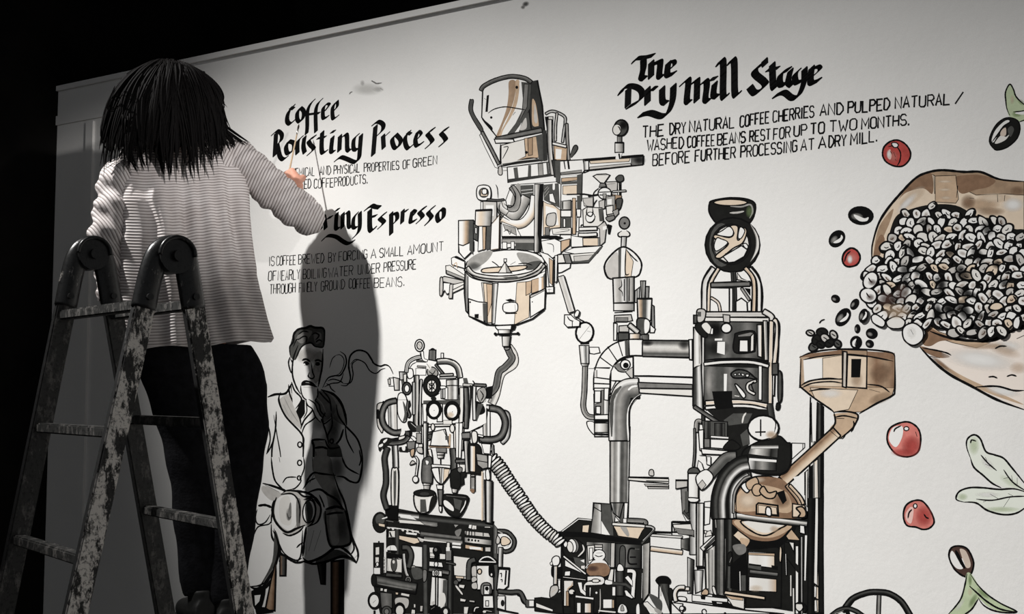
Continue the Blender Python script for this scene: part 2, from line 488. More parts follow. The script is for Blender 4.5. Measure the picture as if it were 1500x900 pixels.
text_line('bold handwritten line of capitals, before further processing at a dry mill', [('BEFORE', 956, 1012), ('FURTHER', 1018, 1079), ('PROCESSING', 1085, 1170), ('AT', 1173, 1193), ('A', 1199, 1210), ('DRY', 1214, 1240), ('MILL.', 1246, 1286)],
          [(956, 243), (1079, 231.5), (1170, 222), (1240, 213), (1286, 207)], 16.5, 2.1)
# ---------------------------------------------------------------- the grinder at the top
art('painted_grinder', 'ink and wash painting of a coffee grinder with tilted hopper and round drum', '''
T 640 95 5
# cage behind on the right
P gw 5 18 795,360 850,340 930,375 940,420 930,490 920,570
P Wl 5 16 880,350 870,440 868,560
P lD 5 22 950,430 955,560 965,700
O k 0 790,380 835,378 832,480 805,480
O W 4 815,380 850,380 850,560 820,560
O t 4 855,590 955,605 950,700 860,700
F w 870,615 915,620 908,690 870,690
J wW 5 22 845,575 950,600
C D 975,665 1000,605 1020,592 1032,610 1015,645 985,680
S 5 975,665 1000,600 1022,590 1032,612 1015,645 985,682
# side arm on the left
Q D 4 240,262 252,255 268,262 266,345 335,465 320,490 238,350
O w 3 312,515 325,505 440,730 450,760 425,750 350,600
P Dm 5 22 330,490 400,620 455,730
Q l 4 455,745 475,750 478,800 460,808 448,790
# tapered black column right of the hopper
F d 690,120 735,112 780,330 800,700 760,710 770,480 690,490 660,360
C t 700,250 725,290 745,430 735,450 700,440 695,330
C l 715,290 728,330 738,400 728,430 712,400
F D 640,360 680,350 690,480 600,490
C l 640,400 655,395 655,465 605,475
Y k 7 735,112 772,300 790,520 800,700
Y k 6 690,135 675,330 690,470
# hopper cup
F w 330,190 345,160 450,115 600,108 690,130 680,320 600,450 540,530 440,530 330,390
C T 528,122 575,120 572,220 540,330 490,430 455,520 435,520 480,410 512,310 525,210
C t 575,120 605,125 590,270 550,370 490,470 470,520 452,520 505,420 548,320 575,210
F D 618,125 692,132 680,320 605,445 545,528 500,528 575,430 635,310
F g 640,140 670,142 660,310 600,420 625,330
X w 10 606,130 612,200 590,310 545,400 490,490
P dgDd 4 30 322,190 345,155 430,112 540,85 640,98 692,130
Y k 6 335,195 328,385 440,530
S 5 375,355 420,325 500,308 600,322 650,330
F k 365,225 382,220 372,345 355,345
S 4 345,245 362,255
C w 342,260 352,262 350,340 340,345
E k 0 398,386 9 9
C k 345,405 400,450 408,475 395,470 
S 6 328,388 350,420 400,480 440,530
E k 0 585,165 10 12
X k 5 555,370 575,345
# base plate and block below it
J Dgd 5 34 430,548 560,520 770,478
O w 5 420,545 560,545 568,570 430,575
O W 4 470,590 490,585 770,510 770,690 470,740
F t 640,540 745,520 745,680 590,700 650,670
F T 665,540 700,530 700,660 670,665
F D 725,520 775,505 780,705 745,690
Y D 12 480,735 600,715 770,695
S 6 470,745 600,715 770,700
S 6 465,580 465,700 475,715
S 4 485,605 522,605 480,690
E k 0 655,642 11 11
X k 4 610,695 690,682 745,690
F d 775,480 800,480 810,700 782,706
P wlk 5 34 825,400 825,560 835,700 845,810
# slatted collar
O w 5 515,750 820,712 830,800 520,860
F D 560,755 590,750 600,840 570,835
F D 670,735 690,735 690,825 665,820
F m 740,725 775,722 780,810 745,815
F D 800,715 815,715 825,805 808,805
S 4 480,750 515,750
S 4 485,775 515,772
F d 520,838 700,815 840,800 838,815 700,835 525,862
O d 4 840,700 870,695 900,720 905,830 860,820
# barrel and the long horizontal arm
O w 5 900,705 1070,695 1085,770 1065,795 900,820
F m 905,790 1060,770 1060,800 910,822
Y k 5 930,700 940,765
Y k 8 960,702 968,765
B DwlD 5 1075,693 1110,690 1110,778 1080,790
T 780 150 6
B Dww 0 450,510 500,505 500,590 455,600
O w 6 495,502 870,470 870,560 495,600
F c 500,515 860,490 850,520 510,540
F l 500,570 860,535 870,560 500,598
J Dg 0 60 870,518 975,508
U k .7 940,510 60 40
Y k 14 455,508 975,468
Y k 10 975,468 972,548
Y k 7 455,600 972,548
# gauge on the arm
F w 735,440 790,440 770,505 730,500
Y k 9 760,450 768,500
B mgD 4 745,300 785,300 785,355 745,355
B wlD 6 725,355 800,355 800,440 725,440
Y k 10 725,355 800,355
E D 9 778,225 60 72 10
U k .9 800,200 45 50
E W 5 742,240 38 48 5
S 6 750,212 765,225 772,250
# lower right cluster
T 780 230 5.294
O w 4 215,140 385,125 380,340 215,345
F t 225,165 350,155 350,180 225,195
F D 220,195 360,185 360,208 225,215
F c 235,225 345,218 345,300 235,290
F D 345,140 385,130 375,400 345,400
S 4 225,150 350,140
S 5 215,130 380,118
F D 175,30 215,30 218,400 190,400
B wlD 4 220,345 300,335 300,410 220,410
F D 225,350 240,345 240,405 225,405
O w 4 220,415 300,415 300,465 220,465
F D 225,470 300,470 300,550 225,550
O w 3 240,480 255,480 255,545 240,545
O t 3 310,320 335,320 335,600 310,600
F w 265,285 365,285 365,300 265,300
Y k 7 265,292 400,288 470,300
O w 4 340,405 375,405 372,465 345,465
O w 3 345,470 360,470 358,580 340,580
F l 390,320 470,315 470,385 400,380
# valve with bow-tie handle and ring
O W 5 470,150 500,135 570,132 600,142 555,205 525,200
S 5 500,142 575,140
S 4 590,150 560,200
O g 3 525,205 560,205 570,230 515,235
O l 4 565,195 650,190 660,200 655,270 590,270
S 4 575,215 640,205
Q D 5 645,165 670,142 700,145 705,180 680,195 655,185
O W 4 660,200 685,198 685,340 660,340
Y k 8 675,200 678,330
F T 620,290 690,300 690,380 640,420
S 4 515,240 480,270 468,300
S 5 470,290 470,400 460,450
P gw 4 14 620,270 725,262
Y k 8 430,305 520,290
E w 6 560,283 52 46
Y k 5 515,275 605,270
Y k 5 520,295 600,300
F m 545,285 572,285 572,325 548,325
O m 4 570,310 640,300 640,470 580,480
F w 580,330 615,325 615,370 580,370
O W 5 570,385 625,375 625,440 575,450
Q D 5 650,330 690,320 695,350 680,400 655,420 650,380
O m 4 620,420 665,400 668,440 640,470
Q g 5 570,470 630,455 635,480 590,500
O l 4 515,345 560,330 560,400 520,410
S 4 500,330 480,360 468,390
S 4 390,345 430,390
# round pump body
O W 5 390,410 420,390 540,395 550,500 520,540 395,540
E w 4 448,470 36 42
F D 510,400 545,400 545,500 520,500
S 6 425,390 420,440 450,462 468,440 465,390
S 4 410,480 430,505 465,500 490,460
S 4 370,540 385,525 395,540
P wW 5 26 360,560 500,555
P wW 6 28 355,605 420,605 500,600
O l 4 500,545 560,500 575,530 560,660 525,690 520,560
F k 580,520 615,530 600,600 585,600
F w 545,540 575,535 575,560 545,570
# stepped belly
O w 4 300,610 390,625 520,625 520,690 300,700
O c 4 390,630 510,628 510,690 392,690
O w 4 245,735 320,705 540,690 500,745 340,755
O W 4 290,755 500,740 430,820 310,825
F l 320,770 470,760 440,800 325,815
Y D 8 310,815 430,812 530,700
O W 4 175,765 235,755 255,820 178,825
O g 4 240,755 285,755 305,825 258,825
O w 4 200,830 295,828 290,860 225,895 200,900
# centre column and curved chute
T 640 250 6
O w 4 655,125 1050,100 1090,120 1080,600 560,690 560,380
Q m 0 690,135 735,130 740,280 690,350 640,330
F D 735,130 850,125 850,240 790,250 735,240
X w 7 740,175 840,165
X w 7 745,205 845,190
P wlmD 5 90 560,270 590,370 660,405 720,360 790,230
P wwcD 5 80 570,420 650,470 760,460 840,360 865,220
P mg 5 52 655,140 710,230 690,330 620,330
P wlg 4 50 540,262 560,330 620,375
S 6 650,130 690,210 680,290 640,325 590,290
S 5 560,270 548,330 570,395 640,440
O w 4 570,450 700,500 740,580 570,580
F m 580,470 690,505 700,570 600,520
X k 4 585,540 620,520 640,560 655,520
B wlgkk 5 860,120 935,120 910,720 855,720
F k 905,120 935,115 925,400 910,700 885,560 890,280
F D 935,125 1070,110 1080,330 940,260
X l 4 945,170 975,140
X l 4 945,200 985,150
X l 4 945,235 985,180
C w 1020,110 1035,115 1035,165 1018,165
O w 4 985,205 1020,200 1045,290 990,270
O c 4 935,270 970,290 1020,300 1085,350 1085,500 1000,510 985,560 935,570
F w 955,310 1050,340 1070,480 960,480
Q l 5 965,480 965,400 990,378 1045,380 1035,480
F g 950,500 990,500 990,570 950,570
O W 4 1010,510 1180,500 1180,560 1020,560
S 3 1040,545 1150,530 1155,515 1080,520
F k 900,575 1050,570 1110,590 1070,605 905,600
O t 5 1090,620 1170,600 1165,660 1090,720
O w 5 915,620 1035,600 1090,625 1090,730 1060,740 1000,780 930,715
S 4 965,640 1020,655 1025,720
F k 570,575 855,575 855,600 570,600
F m 570,605 855,605 855,640 570,640
O w 4 575,630 615,630 615,690 575,690
O w 4 650,625 680,625 680,690 650,690
F D 690,635 850,635 850,700 690,690
S 3 535,245 530,160 515,120
# left stack
Q w 6 360,140 460,140 465,250 360,250
E D 0 412,195 46 46
F c 385,165 445,165 445,225 385,225
Q w 6 400,165 436,165 436,205 400,205
P kg 5 18 440,255 530,262 590,255
O l 5 400,270 525,275 525,450 480,460 400,400
F w 430,305 500,305 500,400 430,400
O w 4 385,275 405,275 405,350 385,345
B wclD 6 340,350 485,345 475,490 335,490
Y k 12 340,352 485,345
F D 440,490 475,490 465,690 430,700
O w 4 370,490 435,490 420,690 360,710
F t 400,495 430,495 425,690 405,700
B wtk 4 480,470 555,380 550,690 470,700
F w 485,480 545,400 540,685 480,690
B wwtDD 6 190,440 320,435 310,720 190,720
O w 6 190,650 230,660 320,620 320,700 240,775 195,720
F D 290,450 320,445 315,740 285,700
O D 5 320,465 365,495 360,620 320,600
O w 4 335,500 352,505 350,560 335,550
# brackets at the left of the drum
T 640 350 5.295
O w 4 112,150 150,135 215,170 215,230 115,200
X t 4 120,215 150,185 155,225
O W 4 68,210 100,205 225,290 225,330 70,270
F m 75,245 220,305 222,325 75,270
F k 120,140 160,135 215,165 210,180
O l 5 25,305 60,292 210,325 200,360 120,350 35,330
Q l 5 25,310 45,310 45,420 22,435
O w 5 50,340 105,345 105,420 75,430 60,400 50,415
O l 4 100,355 125,350 118,462 92,462
O W 4 125,355 210,335 208,380 122,420
Y k 4 125,395 208,355
# round drum
F w 215,250 225,560 270,610 380,662 480,672 620,665 740,620 830,550 842,200
F l 345,340 430,340 430,655 380,660 365,500
F c 360,345 430,350 425,650 385,650
F t 385,350 430,355 425,500 395,600
B DgwD 4 430,345 475,345 450,660 425,660
F c 620,340 720,330 715,610 600,668
F t 690,335 735,325 730,420 690,440
F t 735,320 840,290 838,385 735,425
F w 790,300 812,300 812,400 790,405
F D 825,280 842,260 842,500 830,500
B Dgw 0 215,260 240,280 240,580 225,570
Y k 6 218,250 212,420 225,560 270,612 380,665 480,672 620,665 740,620 828,552 842,420 842,200
Y k 5 240,290 240,580
O W 6 245,465 320,490 390,495 390,660 300,620 248,600
F w 260,480 350,500 350,600 260,590
F D 355,500 388,500 388,655 360,640
F k 292,585 325,583 322,620 292,612
E k 0 258,492 7 7
E k 0 370,640 7 7
O w 6 720,445 840,390 835,540 725,610
F l 725,440 838,385 838,400 725,460
S 7 722,435 780,415 840,385
E k 0 740,490 5 5
E k 0 738,600 5 5
Q w 5 515,510 560,495 620,500 625,555 590,572 520,565
F k 530,475 570,465 620,485 560,490
Y k 5 530,580 620,578
X m 6 605,510 610,560
# rim and bowl
E w 6 528,195 308,108 -4
C m 232,215 250,160 330,110 430,95 400,160 330,215 270,235
C m 620,110 720,120 800,160 810,190 720,220 660,190
C D 700,190 790,170 810,190 760,235 690,240
U D .7 290,215 60 40
P lWglD 6 46 228,225 280,280 380,305 500,312 640,300 760,265 828,195
S 6 222,200 240,260 330,300 480,315 640,305 780,250 835,180
S 6 225,250 300,305 420,330 560,335 720,300 840,250
X k 5 690,285 820,225
F D 510,300 620,290 640,305 560,320
Q c 6 355,235 440,222 560,215 680,208 695,225 640,245 500,260 360,262
O W 5 528,180 475,265 580,265
F m 530,190 575,262 540,262
O w 4 520,155 540,155 540,180 520,180
S 5 425,175 450,190 480,215
S 5 610,178 570,200
S 5 630,195 690,190 740,205
# right bracket legs
F D 800,110 850,130 910,200 905,400 870,330 850,200
O w 5 790,100 860,120 905,160 900,370 870,370 855,200
F t 870,150 900,170 895,360 875,340
O w 5 845,375 905,370 905,418 850,420
X k 5 860,395 890,392
X k 4 870,385 870,415
O w 4 915,130 935,130 930,330 915,340
# outlet
O w 5 455,675 605,670 590,700 570,720 480,715 455,690
F k 575,672 612,672 600,705 570,712
B wwlk 5 475,705 570,705 570,745 480,745
Y k 6 455,738 630,735
E k 0 452,738 12 12
E k 0 628,734 12 12
B wlD 5 505,755 570,755 560,835 510,835
# swan neck to the left gauge
P wlW 5 50 960,290 1000,420 1045,570
O w 5 990,590 1040,590 1070,620 1110,640 1105,680 1010,685 988,660
X k 5 1010,600 1030,630 1060,640
Y k 4 1050,640 1050,680
Q w 5 1065,590 1085,555 1105,565 1095,600 1075,610
S 5 1075,600 1110,625 1150,645
''')
# hose from the grinder to the espresso machine
art('painted_hose', 'grey painted hose winding down from the grinder drum', '''
T 540 480 5
P lgWl 4 60 900,560 930,490 970,340 1060,270 1060,200 1020,140
P gDg 5 46 880,490 930,440 955,330 1000,290 1050,230 1035,190 1010,130
O k 3 860,440 910,430 900,520 865,520
Q g 5 990,130 1015,120 1035,135 1030,160 1000,165
''')
# ---------------------------------------------------------------- gauge, big bend and the onion-domed boiler
art('painted_boiler', 'ink and wash painting of pipes, a pressure gauge and an onion-domed boiler', '''
T 800 310 4.5
F w 440,440 580,430 580,850 440,850
P gw 5 50 512,70 512,75
E g 6 516,76 35 40
E k 0 518,78 8 8
C W 478,150 500,130 540,130 552,152 530,170 495,168
S 6 500,128 475,145 480,165 520,170 550,160 548,140 528,125
B wg 5 497,165 530,165 525,240 494,240
Q w 7 490,238 440,275 395,330 385,380 410,435 445,445 590,432 625,385 625,330 585,275 530,238
C l 470,270 405,335 392,385 415,435 480,440
F D 476,245 496,240 492,435 476,438
F c 528,245 575,330 560,430 520,430
X w 5 505,250 508,425
S 8 490,236 440,275 395,330 384,380 405,435 445,447
S 5 525,245 522,405 548,412
S 5 530,255 570,300 605,332
B wlmwDlD 6 440,440 580,430 580,600 445,605
X k 4 495,450 498,490 480,510 500,530 505,560
Y k 5 515,445 515,590
Y k 4 550,440 548,590
B wlg 5 445,605 580,605 580,655 445,655
Y k 5 450,668 570,660
O l 5 450,685 560,680 570,720 530,730 450,730
F g 460,700 540,700 540,725 460,725
O w 5 445,735 468,740 465,850 445,850
O l 5 480,755 545,750 545,795 480,795
O D 5 475,800 545,800 545,845 475,850
B wDw 5 585,525 615,500 615,600 585,600
B lDw 5 622,458 655,458 650,575 628,575
B wDw 5 655,495 678,495 675,575 655,575
B wtDDwW 6 600,575 697,575 690,720 605,720
Y k 9 600,575 697,575
B wDw 5 697,615 712,625 715,770 695,770
Q D 6 600,712 650,705 685,730 680,790 640,812 605,800
C w 650,715 680,730 675,785 650,800
O w 5 685,745 720,775 712,800 685,800
P DWD 6 34 545,745 610,800
B wcD 4 550,805 620,805 620,850 550,850
B gD 4 630,812 675,812 675,850 630,850
# upper gauge
T 830 460 5
E w 9 132,138 64 76 10
C w 90,130 130,85 165,95 150,170 100,190 
S 4 90,190 175,80
S 4 150,125 175,132
S 7 75,150 85,195 130,215 190,190
Y k 9 100,218 165,215
B lwDw 5 92,232 163,232 163,365 105,365
B wmD 4 105,365 160,365 155,385 115,385
P lDml 5 36 135,385 130,560 122,680 150,745 205,760
O w 4 165,245 235,245 245,285 200,295 170,290
S 5 160,400 205,400
Q w 5 150,790 160,840 205,885 205,800
# quarter bend
P wwww 7 120 258,560 262,440 300,340 370,275 460,248 560,248
B wwlm 6 200,545 318,545 318,590 205,590
Y k 5 200,395 320,395
Y k 6 203,465 320,480
Y k 6 203,510 318,515
Y k 5 225,395 315,400
Y k 5 245,318 335,385
Y k 5 300,240 370,345
Y k 5 375,195 410,310
F D 425,195 450,195 455,305 430,308
Y k 6 455,190 460,310
B wlD 0 205,415 225,410 225,465 205,465
# tank column below the bend
B wwgwD 6 200,590 310,590 308,900 205,900
O w 5 205,565 250,565 248,650 205,650
O w 5 275,545 310,545 305,635 275,630
F g 255,560 272,560 272,740 210,740 210,660 255,650
O w 5 215,678 248,678 248,735 215,732
O w 5 205,742 305,738 305,775 205,775
Y k 12 205,790 305,785
B lwlD 5 205,800 305,800 305,870 205,870
Y k 10 205,882 305,885
# grey cylinder
B wlD 0 550,195 560,195 560,310 550,310
J DgWlDg 6 120 555,252 900,258
U k .8 590,215 50 25
U k .7 860,230 50 40
U w .6 700,245 120 18
Y k 6 555,195 900,195
Y k 6 555,312 900,322
O w 6 895,190 920,188 920,338 900,335
# square plate with eye
O w 5 325,420 345,380 390,335 487,315 490,492 325,490
C g 345,380 395,360 430,400 420,430 370,415
O l 4 430,425 490,385 490,490
Y k 5 325,490 490,492
Y k 5 430,425 485,490
Y k 5 485,315 488,490
S 6 350,375 380,350 430,320
S 5 350,385 380,420 430,430
E w 6 430,372 36 36
E k 0 434,378 21 21
Y k 6 430,320 430,340
Y k 7 495,455 600,455 920,465
# inner bend pipe
O w 4 325,490 360,495 325,560
P lwgmgDD 6 150 385,930 385,700 400,610 440,555 530,545
P gggmm 0 78 530,545 920,558
F W 535,550 920,555 920,605 530,580
F g 525,502 920,518 920,548 530,542
Y k 6 520,502 920,518
Y k 6 535,580 920,605
Y k 4 540,545 920,550
Y k 6 520,502 535,582
X w 9 450,560 480,535 520,528
X w 10 452,930 450,740 480,650 540,590
S 7 460,900 458,720 490,640 545,590
X D 16 330,900 330,680 350,590 400,530
''')
art('painted_pipe', 'tall grey painted pipe dropping into the black hopper', '''
T 830 460 5
B DlgmwDDgDw 6 318,830 465,830 450,1560 318,1560
T 700 650 5.292
O D 5 895,460 1030,470 1055,715 880,700
B gmw 5 900,462 955,470 960,700 890,695
F w 955,580 1020,705 960,695
B wDDmDg 6 1030,460 1130,460 1100,580 1050,540
O w 5 1065,565 1100,605 1060,610
B ww 5 1135,460 1165,460 1155,610 1130,610
O W 4 1165,262 1300,262 1480,275 1480,310 1165,285
Y k 10 1165,262 1480,270
F D 1300,285 1480,290 1480,300 1310,296
Y k 6 1165,285 1300,300 1480,312
O l 4 1290,315 1480,322 1480,335 1300,330
O l 4 1315,335 1480,340 1480,352 1320,350
Q l 5 1328,245 1330,210 1350,202 1362,215 1362,250
''')
art('painted_hopper_machine', 'ink and wash painting of a black square hopper full of valves and pipes', '''
T 760 750 6
# pipes to the right
O w 6 1150,185 1345,180 1345,210 1150,205
Y k 14 1170,180 1340,185
J lw 5 22 1155,205 1440,225
J wcT 6 42 1155,325 1440,360
Y k 7 1430,225 1430,340
Y k 9 1345,85 1345,180 1440,180
Y k 10 1345,92 1440,95
Y g 10 1360,170 1440,160
O W 4 1380,120 1440,120 1440,160 1380,165
# hopper body
O K 8 375,200 1150,230 1150,720 1090,800 1060,900 370,900
F K 820,100 1150,120 1190,160 1070,270 350,200 520,60 650,70
O K 6 345,195 520,58 640,70 650,75 655,185 
O c 4 560,120 620,115 610,185 555,180
J w 4 14 365,185 525,65 640,75
F D 655,0 820,0 830,210 640,190
B gmw 5 660,-40 725,0 725,200 630,185
F w 725,80 800,205 725,200
O w 4 915,60 950,60 950,100 915,100
O c 5 830,125 1110,140 1085,170 1050,240 870,215
C m 890,130 940,130 970,200 950,215
S 5 840,140 880,215
J W 5 26 820,108 1120,128
P Dw 6 22 1110,128 1165,135 1180,165 1090,260
P Dm 6 40 950,75 1100,85 1110,115
Y k 26 345,195 640,205 870,245 1070,275
Y D 8 1190,160 1080,280
# coupling of the hose
E K 6 480,330 95 88
X W 7 560,290 570,340 520,395
E g 5 480,300 48 65 -10
E w 5 470,300 36 62 -10
E W 5 450,310 28 50 -10
E w 5 410,285 18 28
E D 4 385,255 18 18
# glass flask
B mDmDg 4 595,265 850,275 845,480 590,470
O W 5 600,300 665,295 660,430 610,460
O w 4 620,320 650,318 650,420 620,430
O l 5 665,290 735,290 735,318 668,318
O w 5 665,315 735,315 735,335 668,335
E w 5 705,385 56 52
C w 660,430 745,430 800,500 590,500
S 5 665,400 640,440 595,490
S 5 745,410 775,450 800,490
C b 600,500 640,455 760,455 800,510 780,560 720,575 640,570 598,535
U n .8 650,500 60 30
S 6 600,480 590,520 610,560 700,578 780,565 805,510 780,460
S 5 665,380 700,395 740,385
S 4 680,365 735,362
O l 4 810,275 845,275 840,490 805,490
# dark door
B dDgDdK 5 850,280 1080,290 1070,500 850,490
Q D 6 890,320 935,320 930,500 890,500
X g 5 975,330 1060,330
P kk 0 16 1020,325 970,335 965,450 1040,460
P kk 0 14 975,400 1030,400
B Dml 4 1085,290 1150,270 1140,720 1090,790
X w 8 1088,300 1088,500
X w 6 1085,540 1080,760
# left diagonal strut and boxes
O w 5 405,420 470,470 560,540 405,480
O w 5 405,525 455,520 450,565 400,565
F D 480,400 580,420 580,520 500,470
J Ww 5 18 390,390 590,550
J W 5 12 385,575 590,600
F w 540,430 575,420 575,450
F W 545,475 582,470 582,510 545,500
# valve far left
Q w 6 320,390 355,400 358,450 330,480 300,470 290,420
Q w 4 275,450 292,440 295,465 280,470
C k 285,490 305,480 310,575 285,560
B wlc 6 308,478 340,475 335,640 305,640
F k 335,490 380,480 380,590 340,590
O w 4 345,600 365,600 365,690 345,680
Q l 6 275,690 290,655 340,650 345,700 290,760 272,740
X t 4 290,710 330,680
# lower tangle
O W 5 395,605 480,605 480,650 440,680 445,830 395,830
X t 6 470,620 465,650 430,680 430,720
F T 415,700 440,700 440,830 415,830
P wW 6 44 600,590 720,590 720,625 600,640 590,740
Q W 5 650,595 700,595 700,620 650,620
O w 4 515,620 555,620 560,680 600,720 590,745 540,710
E W 5 465,705 28 24
E k 0 485,712 10 10
S 5 430,690 450,740 470,745
O K 5 590,650 850,640 850,890 590,890
B wW 4 620,665 635,665 630,745 620,745
E w 0 682,713 9 9
X l 5 715,680 715,840 700,890
O w 4 740,770 840,770 840,850 740,850
F t 820,775 838,775 838,848 820,848
O w 4 820,660 850,660 850,740 820,740
Q w 5 760,600 820,600 820,640 760,640
O W 4 808,505 835,505 825,610 780,600
O w 4 840,505 850,505 850,640 835,630
Q w 5 865,520 870,470 890,460 915,480 920,520
B KDK 5 850,525 920,525 920,740 855,740
J kDk 0 34 820,630 940,640 1010,690
P Www 5 36 950,520 1010,530 1010,600 1000,760
O w 4 930,580 1000,660 1000,610 960,560
O w 5 925,690 950,690 1010,760 990,765 940,740
Q w 6 870,890 880,830 910,810 945,835 950,890
Q m 3 895,870 900,830 915,825 925,870
O K 6 485,735 660,755 655,900 490,900
B ww 4 510,800 545,800 545,890 510,890
B wt 4 578,805 635,805 635,890 578,890
Y w 8 500,745 655,765
Y W 7 700,870 850,885
# left outlet bar
P KKDK 6 26 -10,720 20,740 40,790 75,800
O w 5 60,775 135,780 130,835 60,835
O K 6 140,760 200,755 380,780 390,900 140,870
B Ww 4 150,800 300,860 300,880 150,840
F K 270,760 370,700 380,790
# right foot and knob
Q k 6 1205,600 1240,570 1300,572 1330,600 1320,635 1240,640 1215,625
B KDK 6 1230,630 1315,630 1320,760 1330,900 1225,900
X m 5 1250,650 1245,740
Q K 5 1320,680 1350,690 1345,780 1320,780
C D 1150,720 1250,780 1240,880 1160,770
O w 5 1090,800 1130,790 1240,900 1140,900
O K 6 1055,820 1090,800 1150,900 1050,900
C w 1035,900 1035,830 1055,815 1060,900
C W 1120,800 1200,880 1180,895 1100,820
C m 1190,840 1260,880 1240,900 1200,880
P wWc 6 34 1380,790 1370,720 1400,670 1460,665
O w 6 1340,800 1440,810 1440,900 1340,900
Y k 7 1345,805 1440,900
E w 6 1432,850 20 20
''')
